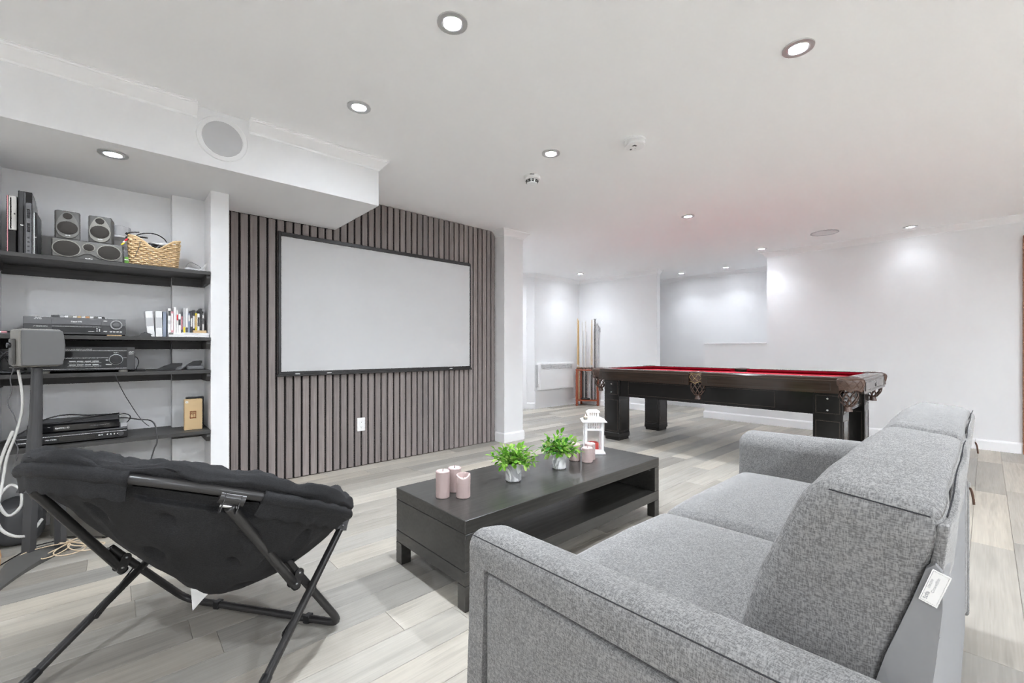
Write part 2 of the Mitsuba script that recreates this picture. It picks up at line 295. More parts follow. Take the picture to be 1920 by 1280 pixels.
# white door casing on the angled wall, with the door behind it
dA = (A1 - A0) / np.linalg.norm(A1 - A0); nA = np.array([-dA[1], dA[0]])
def casing_piece(s0, s1, z0, z1, t0, t1):
    p0, p1 = A0 + dA * s0, A0 + dA * s1; q = [p0 + nA * t0, p1 + nA * t0, p1 + nA * t1, p0 + nA * t1]
    return prism(q, z0, z1, 'z')
L43 = np.linalg.norm(A1 - A0) * 0.43
struct('door_2', casing_piece(L43 + .09, L43 + .85, 0, 2.02, -.06, -.02), M('trim'))
add('casing', cat_([casing_piece(L43 - .004, L43 + .022, 0, 2.09, -.02, .016), casing_piece(L43 + .022, L43 + .06, 0, 2.09, -.02, .010), casing_piece(L43 + .06, L43 + .088, 0, 2.09, -.02, .020)]), M('trim'), parent='door_2')
add('casing', casing_piece(L43 + .088, L43 + .85, 2.03, 2.09, -.02, .016), M('trim'), parent='door_2')
struct('wall_above_door', casing_piece(L43, L43 + .85, 2.09, CEIL, -.1, 0), W)

# mouldings: crown (drop 62 mm, projection 58 mm) and baseboard (105 mm)
CR = np.array([(0, 0), (0, -.068), (.006, -.068), (.008, -.058), (.016, -.052), (.028, -.034), (.040, -.020), (.044, -.014), (.052, -.012), (.054, -.006), (.060, -.004), (.060, 0)])
BB = np.array([(0, 0), (.014, 0), (.014, .082), (.012, .088), (.011, .094), (.006, .101), (.004, .105), (0, .105)])
def moulding(path, prof, zbase, cap_in=0.0):
    """A profile (out, up) swept along a wall path in plan; the room lies to the right of the path; corners mitred."""
    P = [np.array(p, float) for p in path]; n = len(P); rings = []
    for i in range(n):
        d0 = P[i] - P[i - 1] if i else P[1] - P[0]; d1 = P[i + 1] - P[i] if i < n - 1 else P[i] - P[i - 1]
        d0, d1 = d0 / np.linalg.norm(d0), d1 / np.linalg.norm(d1); n0, n1 = np.array([d0[1], -d0[0]]), np.array([d1[1], -d1[0]])
        m = n0 + n1; m /= (m @ n0)
        rings.append(np.array([[P[i][0] + m[0] * o, P[i][1] + m[1] * o, zbase + u] for o, u in prof]))
    k = len(prof); V = np.vstack(rings); F = []
    for i in range(n - 1):
        for j in range(k):
            a, b = i * k + j, i * k + (j + 1) % k; F += [(a, b, b + k), (a, b + k, a + k)]
    c = trimesh.creation.triangulate_polygon(Polygon(prof), engine='earcut')[1]
    F += [tuple(t) for t in c] + [tuple(t[::-1] + (n - 1) * k) for t in c]
    m = trimesh.Trimesh(V, F, process=False); m.fix_normals(); return m
TR = M('trim')
def mo(name, path, prof=CR, z=CEIL): struct(num_trim(name), moulding(path, prof, z), TR, 20)
tc = {}
def num_trim(n):
    tc[n] = tc.get(n, 0) + 1; return f'{n}_{tc[n]}'
mo('trim_crown', [(X0, 2.83), (0.315, 2.83)][::1]); mo('trim_crown', [(0.555, 2.83), (1.337, 2.83), (1.337, 2.86)])
mo('trim_crown', [(3.087, SY), (3.087, 3.505), (3.365, 3.505), (3.365, 3.95)])
mo('trim_crown', [tuple(A1), tuple(A0), (WX, PY), (WX, 3.585), (WX + .1, 3.585)])
mo('trim_crown', [(WX + .12, 1.985), (WX, 1.985), (WX, -1.2)])
mo('trim_crown', [(7.5, 5.2), (7.5, 0.7)])
bb = lambda *p: mo('baseboard', list(p), BB, 0.0)
bb((3.087, SY), (3.087, 3.505), (3.365, 3.505), (3.365, 3.95)); bb((6.13, PY), (WX, PY), (WX, 3.585), (WX + .1, 3.585)); bb(tuple(A0 + dA * (L43 - .004)), tuple(A0))
bb((WX + .12, 2.815), (WX, 2.815), (WX, -0.236)); bb((7.5, 5.2), (7.5, 0.7)); bb((X0, Y0), (X0, 3.2), (-.463, 3.2))

# the slats, one by one, with the outlet and the white board on them
SL = 0.0605
for i in range(42):
    xa = 0.5965 + i * SL + .0075; xb = xa + SL - .015
    if i == 41: xb = 3.086
    if xb > 3.087 or xb - xa < .01: continue
    zt = SOFF - .002 if xa < 1.337 - .02 else CEIL - .003
    add('slat', box(xa, xb, SY, SY + .022, 0.004, zt, .002), M('slat'), parent='wall_slats')
add('slat', box(0.531, 0.5965, SY, SY + .022, 0.004, SOFF - .002, .002), M('slat'), parent='wall_slats')

# ------------------------------------------------------------------ downlights
names = ['largest, at the top edge above the coffee table', 'nearest the top right corner, above the sofa', 'between the round soffit speaker and the top edge downlight', 'small, just left of the drum-shaped smoke detector',
         'over the middle of the pool table', 'at the far end of the right wall crown moulding', 'before the long right wall, right of the ceiling speaker', 'right one of the pair in the stairwell', 'left one of the pair in the stairwell', 'over the heater corner with the cue rack', 'in the soffit underside, above the shelves']
mring = disk_ring(0.036, 0.060, -.006, 0, (0, 0, 0)); mring2 = lathe([(.034, -.004), (.040, -.0075), (.044, -.006), (.036, -.0005), (.034, -.004)], 40)
ring_ply = mikit.ply(mring, M('nickel'), 30); lip_ply = mikit.ply(mring2, M('steel'), 30)
for i, (x, y, z) in enumerate(DOWNLIGHTS):
    lab = 'recessed downlight, ' + names[i] if i < len(names) else ('added fill downlight in the unseen ceiling behind the view' if i < 16 else 'added fill downlight in the passage ceiling, unseen behind the white pillar' if i == 16 else 'added fill downlight in the stairwell, hidden behind the right wall')
    t = thing('downlight', lab, 'ceiling light', 'recessed ceiling downlights')
    add('trim_ring', ring_ply, None, parent=t, to_world=T().translate([x, y, z]))
    add('inner_lip', lip_ply, None, parent=t, to_world=T().translate([x, y, z]))
    add('lens', {'type': 'disk', 'to_world': T().translate([x, y, z - .002]).rotate([1, 0, 0], 180).scale(.0345), 'bsdf': {'type': 'ref', 'id': M('white')},
                 'emitter': {'type': 'area', 'radiance': rgb([LAMP * DIM.get(i, 1.0) * c for c in TINT])}}, None, parent=t)
    if i < len(names): scene[f'beam_of_{t}'] = {'type': 'spot', 'to_world': T().look_at(origin=[x, y, z - .004], target=[x, y, 0], up=[1, 0, 0]), 'intensity': rgb([BEAM * BEAM_DIM.get(i, DIM.get(i, 1.0)) * c for c in TINT]), 'cutoff_angle': 56.0, 'beam_width': 22.0}

# smoke detectors, ceiling speaker, soffit speaker
t = thing('smoke_detector', 'white drum-shaped smoke detector, the larger and plainer of the two on the ceiling', 'smoke detector')
cx, cy = 2.374, 1.470
add('base', lathe([(0, 0), (.066, 0), (.066, -.010), (0, -.010)], 40, (cx, cy, CEIL)), M('white'), 30, t)
add('cover', lathe([(0, -.010), (.062, -.010), (.064, -.013), (.064, -.034), (.058, -.040), (0, -.041)], 40, (cx, cy, CEIL)), M('white'), 30, t)
for dx, dy, hw in ((-.02, -.012, .005), (-.02, -.001, .005), (-.008, -.012, .005), (.012, .035, .0055)): add('vent', mv(box(-hw, hw, -hw, hw, 0, .0012), cx + dx, cy + dy, CEIL - .0418), M('charcoal'), parent=t, label='small dark sounder slot')
add('light_dot', lathe([(0, 0), (.003, 0), (.003, .001), (0, .001)], 10, (cx + .02, cy + .01, CEIL - .042)), M('grey'), parent=t)
t = thing('smoke_detector', 'small white smoke detector with black vent slots, beyond the plain drum one', 'smoke detector')
cx, cy = 2.304, 2.300
add('base', lathe([(0, 0), (.062, 0), (.062, -.022), (.058, -.027), (0, -.027)], 40, (cx, cy, CEIL)), M('white'), 30, t)
add('cover', lathe([(0, -.027), (.046, -.027), (.040, -.050), (.030, -.056), (0, -.057)], 40, (cx, cy, CEIL)), M('white'), 30, t)
vs = []
for a in range(10):
    for (r, zz) in ((.0448, -.034), (.0418, -.044)):
        vs.append(rotz(mv(box(-.002, .002, -.009, .009, -.0032, .0032), r, 0, zz), a * 36 + 18))
add('vent_slots', mv(cat_(vs), cx, cy, CEIL), M('void'), parent=t, label='ring of black vent slots')
add('lock_slot', rotz(box(-.064, -.056, -.016, .016, -.006, -.002), 225 - 180).apply_translation((cx, cy, CEIL)), M('charcoal'), parent=t)
t = thing('ceiling_speaker', 'flush round white speaker grille in the ceiling before the right wall', 'speaker')
add('rim', disk_ring(.118, .132, -.006, 0, (5.792, 1.208, CEIL)), M('light_grey'), 30, t); add('grille', lathe([(0, -.004), (.118, -.003), (.118, 0), (0, 0)], 40, (5.792, 1.208, CEIL)), M('offwhite'), 30, t)
t = thing('soffit_speaker', 'large round grey speaker grille set in the face of the white soffit', 'speaker')
add('rim', lathe([(.094, 0), (.120, 0), (.120, .004), (.116, .007), (.098, .007), (.094, .004), (.094, 0)], 56, (0.430, 2.83, 2.157), 'y'), M('wall'), 30, t)
add('grille', lathe([(0, .0), (.094, .0), (.094, .004), (0, .007)], 56, (0.430, 2.83, 2.157), 'y'), M('grille_grey'), 30, t)

# whiteboard
t = thing('whiteboard', 'wide white projection board in a thin black frame on the dark slat wall', 'whiteboard')
bx0, bx1, bz0, bz1 = 0.926, 2.717, 0.834, 1.871
add('panel', box(bx0, bx1, SY - .014, SY - .002, bz0, bz1), M('board'), parent=t)
for q in (box(bx0 - .020, bx0, SY - .026, SY - .001, bz0 - .03, bz1 + .034, .002), box(bx1, bx1 + .012, SY - .020, SY - .001, bz0 - .02, bz1 + .022, .002), box(bx0, bx1, SY - .026, SY - .001, bz1, bz1 + .030, .002), box(bx0, bx1 + .004, SY - .020, SY - .001, bz0 - .022, bz0, .002)):
    add('frame', q, M('frame'), parent=t)
add('tray', box(bx0 - .03, bx1 + .014, SY - .038, SY - .001, bz0 - .036, bz0 - .018, .003), M('frame'), parent=t)
for xx in (1.02, 1.26, 2.45): add('clip', box(xx, xx + .035, SY - .042, SY - .036, bz0 - .022, bz0 - .014, .001), M('grille_grey'), parent=t)
# outlet
t = thing('outlet', 'white duplex wall outlet on the slats below the whiteboard', 'outlet')
add('plate', box(1.524, 1.594, SY - .007, SY - .0005, .300, .416, .003), M('white'), parent=t)
for zc in (.334, .382):
    r = add('receptacle', prism(Point(1.559, zc).buffer(.017).intersection(Polygon([(1.54, zc - .0135), (1.578, zc - .0135), (1.578, zc + .0135), (1.54, zc + .0135)])), SY - .0085, SY - .006, 'y'), M('white'), parent=t)
    add('slot', cat_([box(1.553, 1.5545, SY - .0088, SY - .008, zc, zc + .008), box(1.5635, 1.565, SY - .0088, SY - .008, zc + .001, zc + .008), box(1.5575, 1.5605, SY - .0088, SY - .008, zc - .008, zc - .004)]), M('void'), parent=r)

# ------------------------------------------------------------------ sofa
sofa = thing('sofa', 'grey woven-fabric two-seat sofa with its back to the camera side, facing the coffee table', 'sofa')
SF = M('sofa')
def arm(xo, xi, lift):
    """An arm between its outer and inner face, with the framed panel on the outer side."""
    lo, hi = min(xo, xi), max(xo, xi); s = 1 if xo < xi else -1
    m = rbox((lo, .045, .07), (hi, .782, .612), .042, .03, 6)
    cut = box(xo - s * .05, xo + s * .016, -.2, .706, -.1, .545); d = tri(man(m) - man(cut)).subdivide_to_size(.05)
    def warp(q):
        v = q.vertices.copy(); t = np.clip((v[:, 2] - .3) / .3, 0, 1)
        v[:, 2] += t * (lift + .016 * (.78 - v[:, 1]) / .75) - t * .022 * np.clip((v[:, 0] - xo) * s / .13, 0, 1) ** 2
        v[:, 1] += .006 * np.sin(v[:, 2] * 9) * (v[:, 1] > .7); q.vertices = v; return q
    a = add('arm', warp(d), SF, 40, sofa)
    p = rbox((min(xo + s * .003, xo + s * .03), .04, .06), (max(xo + s * .003, xo + s * .03), .699, .539), .012, .05, 3); v = p.vertices
    v[:, 0] -= s * .006 * (1 - ((v[:, 1] - .37) / .34) ** 2) * (1 - ((v[:, 2] - .3) / .25) ** 2) * (np.abs(v[:, 0] - xo) < .02); p.vertices = v
    add('side_panel', p, SF, 40, a)
    ys = np.linspace(.06, .745, 30)
    zz = lambda y: .606 + lift + .016 * (.78 - y) / .75
    path = [(xo + s * .006, y, zz(y) - .004) for y in ys] + [(xo + s * .008, .768, zz(.76) - .014), (xo + s * .010, .779, zz(.76) - .035), (xo + s * .010, .783, .5), (xo + s * .010, .783, .2)]
    add('seam', tube(path[:-2], .0010, 6), M('seam'), True, a)
arm(.56, .69, 0.0); arm(2.24, 2.11, .014)
add('base', rbox((.68, .07, .07), (2.12, .735, .30), .02, .1, 3), SF, 40, sofa)
for xa, xb in ((.688, 1.3985), (1.4015, 2.112)):
    m = rbox((xa, .16, .27), (xb, .772, .452), .05, .03, 7); v = m.vertices.copy(); fx = np.clip((v[:, 0] - xa) / (xb - xa), 0, 1); fy = np.clip((v[:, 1] - .16) / .61, 0, 1)
    top = np.clip((v[:, 2] - .33) / .10, 0, 1); crown = (4 * fx * (1 - fx)) ** .55 * np.clip(np.sin(np.clip(fy * 1.05, 0, 1) * PI), 0, 1) ** .4
    v[:, 2] += top * (.026 * crown + .006 * (meshkit.fbm(v * 7, 3) - .5)); v[:, 1] += np.where(fy > .9, .010 * (4 * fx * (1 - fx)) ** .6 - .008, 0); m.vertices = v
    c = add('seat_cushion', m, SF, True, sofa)
def back_yz(s, t):
    """Side shape of a back cushion: s from the rear (0) to the front (1), t from the seat (0) to the top (1)."""
    z = .40 + t * (.805 + .014 * s - .40); yr = .030 + (.80 - z) * .27; yf = .172 + (.81 - z) * .30 + .012 * np.sin(np.clip(t, 0, 1) * PI)
    return yr + s * (yf - yr), z
for xa, xb in ((.703, 1.379), (1.383, 2.070)):
    m = rbox((xa, 0, 0), (xb, .16, .42), .036, .03, 7); v = m.vertices.copy(); s, t = v[:, 1] / .16, v[:, 2] / .42; fx = (v[:, 0] - xa) / (xb - xa)
    s = np.where(s < .25, .25 * (s / .25) ** 1.5, s)          # the rear edge is sharper than the front one
    y, z = back_yz(s, t); puff = (np.clip(4 * fx * (1 - fx), 0, 1)) ** .45
    z = z + .012 * puff * np.clip((t - .7) / .3, 0, 1); y = y + .016 * puff * np.clip((s - .5) * 2, 0, 1) * np.sin(np.clip(t, 0, 1) * PI)
    w = meshkit.fbm(np.stack([v[:, 0] * 9, y * 9, z * 9], 1), 3) - .5
    v = np.stack([v[:, 0] + .006 * w, y + .010 * w, z + .006 * w], 1); m.vertices = v
    c = add('back_cushion', m, SF, True, sofa)
    top = [(xa + .008, *back_yz(q, .985)) for q in np.linspace(.10, .80, 16)]
    add('seam', cat_([tube([(x, y, z + .0022) for x, y, z in top], .0009, 6)] + [tube([(x, .0305 + .0008 * math.sin(x * 21), .803 + .006 * math.sin((x - xa) / (xb - xa) * PI)) for x in np.linspace(xa + .02, xb - .02, 30)], .0009, 6)]), M('seam'), True, c)
    # the loose rear flap under the top edge, ending in a zip cord
    fl = rbox((xa + .01, 0, 0), (xb - .01, .012, .14), .005, .05, 2); v = fl.vertices.copy(); t = v[:, 2] / .14
    v = np.stack([v[:, 0], .026 + v[:, 1] + .010 * np.sin(t * PI) * 0 + .012 * (1 - t) + .003 * np.sin(v[:, 0] * 17 + t * 3), .655 + v[:, 2]], 1); fl.vertices = v
    add('rear_flap', fl, SF, True, c)
    xz = xb - .010
    zc = add('zip_cord', tube(spline([(xz + .004, .024, .700), (xz + .006, .021, .690), (xz + .007, .019, .676), (xz + .008, .018, .664)], 5), .0022, 8), M('brown_cord'), True, c, label='thin brown zip cord hanging from the rear corner')
    add('ring', tube([(xz + .004 + .005 * math.cos(a), .024, .706 + .005 * math.sin(a)) for a in np.arange(12) * PI / 6], .001, 6, True), M('steel'), True, zc)
bp = prism([(.048, .07), (.048, .56), (.040, .63), (.034, .70), (.034, .742), (.040, .750), (.048, .742), (.060, .70), (.085, .62), (.115, .50), (.15, .40), (.15, .07)], 0.7045, 2.0955, 'x')
add('back_panel', bp, M('lining'), 30, sofa, label='smooth grey rear panel')
for x in (.66, 2.14):
    for y in (.10, .70): add('foot', lathe([(0, 0), (.018, 0), (.024, .075), (0, .075)], 16, (x, y, 0)), M('frame'), 30, sofa)
# care tag sewn into the rear seam, facing the near end
P = np.array([(.7005, .0541, .7068), (.7005, .0419, .7461), (.7005, .0300, .7425), (.7005, .0365, .7000)])
L = np.linalg.norm(P[1] - P[0]); ex = (P[1] - P[0]) / L; ey = P[0] - P[3]; ey -= ex * (ey @ ex); ey /= np.linalg.norm(ey); ez = np.cross(ex, ey); o = P[0] + ez * .001
tk = add('care_tag', place(box(0, L, -.0165, 0, -.0003, .0003), o, ex, ey, ez), M('paper'), False, sofa, label='white printed fabric tag')
ln = []
for (txt, h, a, b, bold) in (('Sofa', .0034, .0035, -.0060, True), ('Innova', .0026, .018, -.0045, False), ('Convertible', .0026, .0145, -.0090, False)):
    ln.append(mv(meshkit.text_mesh(txt, h, .0002, bold), a, b, .0003))
for q in (box(.0015, L - .0015, -.0014, -.0011, .0003, .0005), box(.0015, L - .0015, -.0152, -.0149, .0003, .0005), box(.0015, .0018, -.0152, -.0011, .0003, .0005), box(L - .0018, L - .0015, -.0152, -.0011, .0003, .0005)): ln.append(q)
add('print', place(cat_(ln), o, ex, ey, ez), M('grey_print'), False, tk)

# ------------------------------------------------------------------ coffee table
ct = thing('coffee_table', 'low black-brown coffee table with an open shelf, in front of the sofa', 'coffee table')
tx0, tx1, ty0, ty1 = .978, 2.424, 1.335, 1.884; TB = M('table')
add('tabletop', box(tx0, tx1, ty0, ty1, .297, .350, .0025), TB, parent=ct)
for x0_, x1_ in ((tx0 + .001, tx0 + .048), (tx1 - .048, tx1 - .001)): add('end_panel', box(x0_, x1_, ty0 + .001, ty1 - .001, .1535, .2955, .0015), TB, parent=ct)
add('shelf', box(tx0, tx1, ty0, ty1, .098, .1525, .002), TB, parent=ct)
for x in (tx0, tx1 - .05):
    for y in (ty0, ty1 - .05):
        lg = add('leg', box(x, x + .05, y, y + .05, 0.0, .0975, .0015), TB, parent=ct)
add('cam_cover', lathe([(0, 0), (.006, 0), (.006, .001), (0, .0012)], 14, (2.3755, 1.37, .275), '-x'), M('grey'), parent=ct)

def candle(x, y, r, h, label, melted=False, mat_='candle', cat='candle', z0=.35, group=None):
    t = thing('candle', label, cat, group)
    if not melted:
        pr = [(0, 0), (r - .003, 0), (r, .003), (r, h - .004), (r - .004, h), (r - .008, h - .0005), (.009, h - .003), (0, h - .005)]
        add('wax', lathe(pr, 40, (x, y, z0)), M(mat_), 35, t)
        add('wick', tube([(x, y, z0 + h - .006), (x + .0005, y, z0 + h + .002), (x + .002, y + .001, z0 + h + .007)], .0012, 6), M('wick'), True, t)
    else:
        m = lathe([(0, 0), (r - .003, 0), (r, .003), (r, h * .5), (r, h - .012), (r - .002, h - .003), (r - .007, h), (r - .011, h - .006), (r - .012, h - .022), (0, h - .024)], 48, (x, y, z0)); v = m.vertices.copy()
        a = np.arctan2(v[:, 1] - y, v[:, 0] - x); k = np.clip((v[:, 2] - z0 - h * .6) / (h * .4), 0, 1)
        v[:, 2] -= k * .016 * (np.clip(np.cos(a + 2.15), 0, 1) ** 2); f = 1 + k * .05 * np.cos(2 * a + .6); v[:, 0] = x + (v[:, 0] - x) * f; v[:, 1] = y + (v[:, 1] - y) * f; m.vertices = v
        add('wax', m, M(mat_), 40, t)
        add('wick', tube([(x, y, z0 + h - .026), (x + .001, y, z0 + h - .016)], .0012, 6), M('wick'), True, t)
    return t
candle(1.066, 1.622, .0305, .118, 'pink pillar candle with a flat top, leftmost on the coffee table')
candle(1.134, 1.562, .0315, .104, 'pink pillar candle with a melted, drooping rim, in the left trio', True)
candle(1.152, 1.655, .0305, .110, 'pink pillar candle half hidden behind the other two of the left trio')
candle(2.000, 1.640, .0325, .098, 'pink pillar candle nearest the right-hand plant, left of the trio before the lantern')
candle(2.022, 1.565, .0315, .085, 'short pink pillar candle, front of the trio before the lantern')
candle(2.080, 1.590, .0310, .098, 'pink pillar candle tucked behind the short one, touching the lantern side of the trio')

def leaf(o, d, up, L, w, curl):
    d = d / np.linalg.norm(d); s = np.cross(d, up); s /= np.linalg.norm(s) + 1e-9; nn = np.cross(s, d); V = []
    for t, k in ((0, .12), (.24, .66), (.54, 1.0), (.82, .82), (1.0, .22)):
        cc = o + d * L * t - nn * curl * L * t * t
        V += [cc - s * w * k / 2 + nn * w * .13 * k, cc, cc + s * w * k / 2 + nn * w * .13 * k]
    F = []
    for i in range(4):
        for j in (0, 1):
            a = i * 3 + j; F += [(a, a + 1, a + 4), (a, a + 4, a + 3)]
    return trimesh.Trimesh(np.array(V), F, process=False)
def plant(x, y, label, seed, mats, pot_h=.088, spread=1.0):
    g = np.random.default_rng(seed); t = thing('potted_plant', label, 'potted plant', None); z0 = .35; r = .0395
    add('pot', lathe([(0, 0), (r - .006, 0), (r, .006), (r, pot_h - .002), (r - .001, pot_h), (r - .004, pot_h), (r - .004, pot_h - .012), (0, pot_h - .012)], 48, (x, y, z0)), M('marble'), 35, t, label='white marbled cylinder pot with grey streaks')
    add('soil', lathe([(0, pot_h - .012), (r - .0045, pot_h - .012), (r - .0045, pot_h - .010), (0, pot_h - .007)], 24, (x, y, z0)), M('soil'), parent=t)
    nl = 0
    for sidx in range(33):
        a = sidx * 2.399 + g.random() * .5; tilt = (.12 + 1.15 * ((sidx + .5) / 33) ** .75) * spread; ln = .058 + .040 * g.random() - .012 * (tilt > 1)
        o = np.array([x + .022 * math.cos(a) * min(1, tilt), y + .022 * math.sin(a) * min(1, tilt), z0 + pot_h - .01])
        d = np.array([math.cos(a) * math.sin(tilt), math.sin(a) * math.sin(tilt), math.cos(tilt)])
        tip = o + d * ln * 1.18 + np.array([0, 0, -.012 * tilt]); mid = o + d * ln * .55 + np.array([0, 0, .006])
        add('stem', tube(spline([o, mid, tip], 3), [.0011] * 7, 4), M('leaf_c'), True, t)
        for k in range(8):
            f = (.30, .46, .46, .66, .66, .86, .86, 1.0)[k]; pth = o + (tip - o) * f
            side = np.cross(d, [0, 0, 1.0]); side /= np.linalg.norm(side) + 1e-9; tw = g.random() * PI
            ld = d * (.75 if k < 7 else 1) + (side * math.cos(tw) + np.cross(d, side) * math.sin(tw)) * (0 if k == 7 else (1 if k % 2 else -1)) * .85 + g.normal(0, .12, 3)
            add('leaf', leaf(pth, ld, np.array([.1, .1, 1.0]) + g.normal(0, .15, 3), .025 + .011 * g.random(), .0165 + .006 * g.random(), .15 + .35 * g.random()), M(mats[int(g.integers(len(mats)))]), True, t); nl += 1
plant(1.462, 1.590, 'bushy green plant in a marbled pot, left of the two on the coffee table', 3, ['leaf_a', 'leaf_b', 'leaf_b', 'leaf_d', 'leaf_a'])
plant(1.802, 1.588, 'bushy green plant in a marbled pot, right of the two, beside pink candles', 8, ['leaf_a', 'leaf_a', 'leaf_c', 'leaf_b', 'leaf_d'])

# lantern (built square to its own axes, then turned to where it faces)
ln_ = thing('lantern', 'white lantern with slotted roof and glass sides at the far table end', 'lantern')
LA = math.radians(37); lx, ly = 2.245, 1.690
def LP(m): return mv(rotz(m, math.degrees(LA) + 270 + 7), lx, ly, .35)      # local -y faces the camera
h = .058
add('base', LP(cat_([box(-.069, .069, -.069, .069, 0, .010, .002), box(-.062, .062, -.062, .062, .010, .016, .002)])), M('white'), parent=ln_)
for sx in (-1, 1):
    for sy in (-1, 1): add('post', LP(box(sx * h, sx * (h - .014), sy * h, sy * (h - .014), .016, .200, .001)), M('white'), parent=ln_)
for k in range(4):
    f = add('side_frame', LP(rotz(cat_([box(-.044, .044, -.056, -.048, .016, .028), box(-.044, .044, -.056, -.048, .146, .158), box(-.044, .044, -.056, -.048, .192, .200)] + [box(-.044 + i * .0147 - .003, -.044 + i * .0147 + .003, -.056, -.048, .158, .192) for i in range(7)]), 90 * k)), M('white'), parent=ln_)
    add('pane', LP(rotz(box(-.044, .044, -.0525, -.0517, .028, .146), 90 * k)), 'mat_pane', parent=f)
rp = [(-.076, .200), (.076, .200), (.076, .203), (.034, .226), (-.034, .226), (-.076, .203)]
roof = trimesh.convex.convex_hull(np.array([(sx * .076, sy * .076, z) for sx in (-1, 1) for sy in (-1, 1) for z in (.200, .203)] + [(sx * .036, sy * .036, .224) for sx in (-1, 1) for sy in (-1, 1)]))
add('roof', LP(roof), M('white'), parent=ln_)
tur = [box(-.030, .030, -.030, .030, .222, .228)]
for k in range(4): tur += [rotz(box(-.030 + i * .0133 - .0033, -.030 + i * .0133 + .0033, -.030, -.026, .228, .256), 90 * k) for i in range(5)]
add('turret', LP(cat_(tur)), M('white'), parent=ln_)
add('cap', LP(trimesh.convex.convex_hull(np.array([(sx * .038, sy * .038, z) for sx in (-1, 1) for sy in (-1, 1) for z in (.256, .260)] + [(sx * .028, sy * .028, .268) for sx in (-1, 1) for sy in (-1, 1)]))), M('white'), parent=ln_)
add('handle', LP(tube([(-.040 - .006 * math.sin(a), .018 * math.cos(a) - .02, .262 - .014 + .014 * math.sin(a)) for a in np.linspace(0, 2 * PI, 20)[:-1]], .0028, 8, True)), M('white'), True, ln_)
t = thing('candle', 'squat red candle standing inside the white lantern', 'candle')
cm = lathe([(0, .016), (.030, .016), (.034, .022), (.034, .056), (.030, .064), (.024, .062), (.020, .054), (0, .052)], 36)
add('wax', mv(cm, lx, ly, .35), M('red_wax'), 35, t); add('wick', tube([(lx, ly, .402), (lx + .001, ly, .412)], .0012, 6), M('wick'), True, t)
t = thing('tealight', 'tiny lit tealight in a glass cup on the roof of the white lantern', 'tealight')
tv = rotz(box(-.0541, -.0539, -.0461, -.0459, 0, .001), math.degrees(LA) + 277).centroid
tx_, ty_ = lx + tv[0], ly + tv[1]
add('cup', lathe([(0, .2145), (.0125, .2145), (.0135, .217), (.0135, .231), (.0128, .231), (.012, .218), (0, .2175)], 24, (tx_, ty_, .35)), M('horn_light'), 30, t)
add('wax', lathe([(0, .218), (.0115, .218), (.0115, .224), (0, .224)], 20, (tx_, ty_, .35)), M('candle'), parent=t)
scene[num(f'{t}__flame')] = {**mikit.ply(lathe([(0, .225), (.003, .230), (.0026, .236), (0, .246)], 14, (tx_, ty_, .35)), M('white'), True), 'emitter': {'type': 'area', 'radiance': rgb([9.0, 5.4, 2.4])}}

# ------------------------------------------------------------------ pool table
pt = thing('pool_table', 'dark wooden pool table with red cloth and leather net pockets', 'pool table')
PX0, PX1, PYa, PYb, PZ = 4.03, 5.285, 0.62, 3.09, 0.792
PM = (PYa + PYb) / 2; PW_ = M('pool_wood')
def bead(axis, pos, out, a0, a1, z0, z1, w=.0055, d=.003):
    """A raised rectangle of moulding on a vertical face at axis = pos; out is the outward sign."""
    f = (lambda s0, s1, q0, q1: box(pos, pos + out * d, s0, s1, q0, q1)) if axis == 'x' else (lambda s0, s1, q0, q1: box(s0, s1, pos, pos + out * d, q0, q1))
    return cat_([f(a0, a1, z0, z0 + w), f(a0, a1, z1 - w, z1), f(a0, a0 + w, z0, z1), f(a1 - w, a1, z0, z1)])
CS = [(0, .668), (0, .764), (.006, .772), (.006, .780), (.016, .790), (.030, PZ), (.118, PZ), (.122, .786), (.122, .735), (.03, .735), (.03, .668)]     # rail section: (inward, z)
CU = [(.122, .789), (.160, .785), (.172, .776), (.166, .766), (.140, .745), (.122, .745)]
def rail(side, a, b):
    if side == 'near': f, ax = (lambda d: PX0 + d), 'y'
    if side == 'far': f, ax = (lambda d: PX1 - d), 'y'
    if side == 'right': f, ax = (lambda d: PYa + d), 'x'
    if side == 'left': f, ax = (lambda d: PYb - d), 'x'
    r = add('rail', prism([(f(d), z) for d, z in CS], a, b, ax), PW_, 25, pt)
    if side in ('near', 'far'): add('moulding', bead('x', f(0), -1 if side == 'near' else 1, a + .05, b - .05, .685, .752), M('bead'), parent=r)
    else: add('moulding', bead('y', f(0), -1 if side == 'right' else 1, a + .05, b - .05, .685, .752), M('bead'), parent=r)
    c = .03
    m = prism([(f(d), z) for d, z in CU], a - .0, b + .0, ax); v = m.vertices.copy(); k = 1 if ax == 'y' else 0
    dep = np.abs(v[:, 1 - k] - f(.122)); mid = (a + b) / 2
    v[:, k] = np.where(v[:, k] > mid, v[:, k] - dep * .7, v[:, k] + dep * .7); m.vertices = v
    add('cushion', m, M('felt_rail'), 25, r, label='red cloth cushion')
    for i in range(3):
        s = a + (b - a) * (i + 1) / 4; p = (f(.075), s) if ax == 'y' else (s, f(.075))
        add('sight', prism(affinity.scale(Point(p).buffer(.006), 1, 1), PZ - .001, PZ + .0008, 'z'), M('offwhite'), parent=r)
for sd in ('near', 'far'): rail(sd, PYa + .132, PM - .062); rail(sd, PM + .062, PYb - .132)
for sd in ('right', 'left'): rail(sd, PX0 + .132, PX1 - .132)
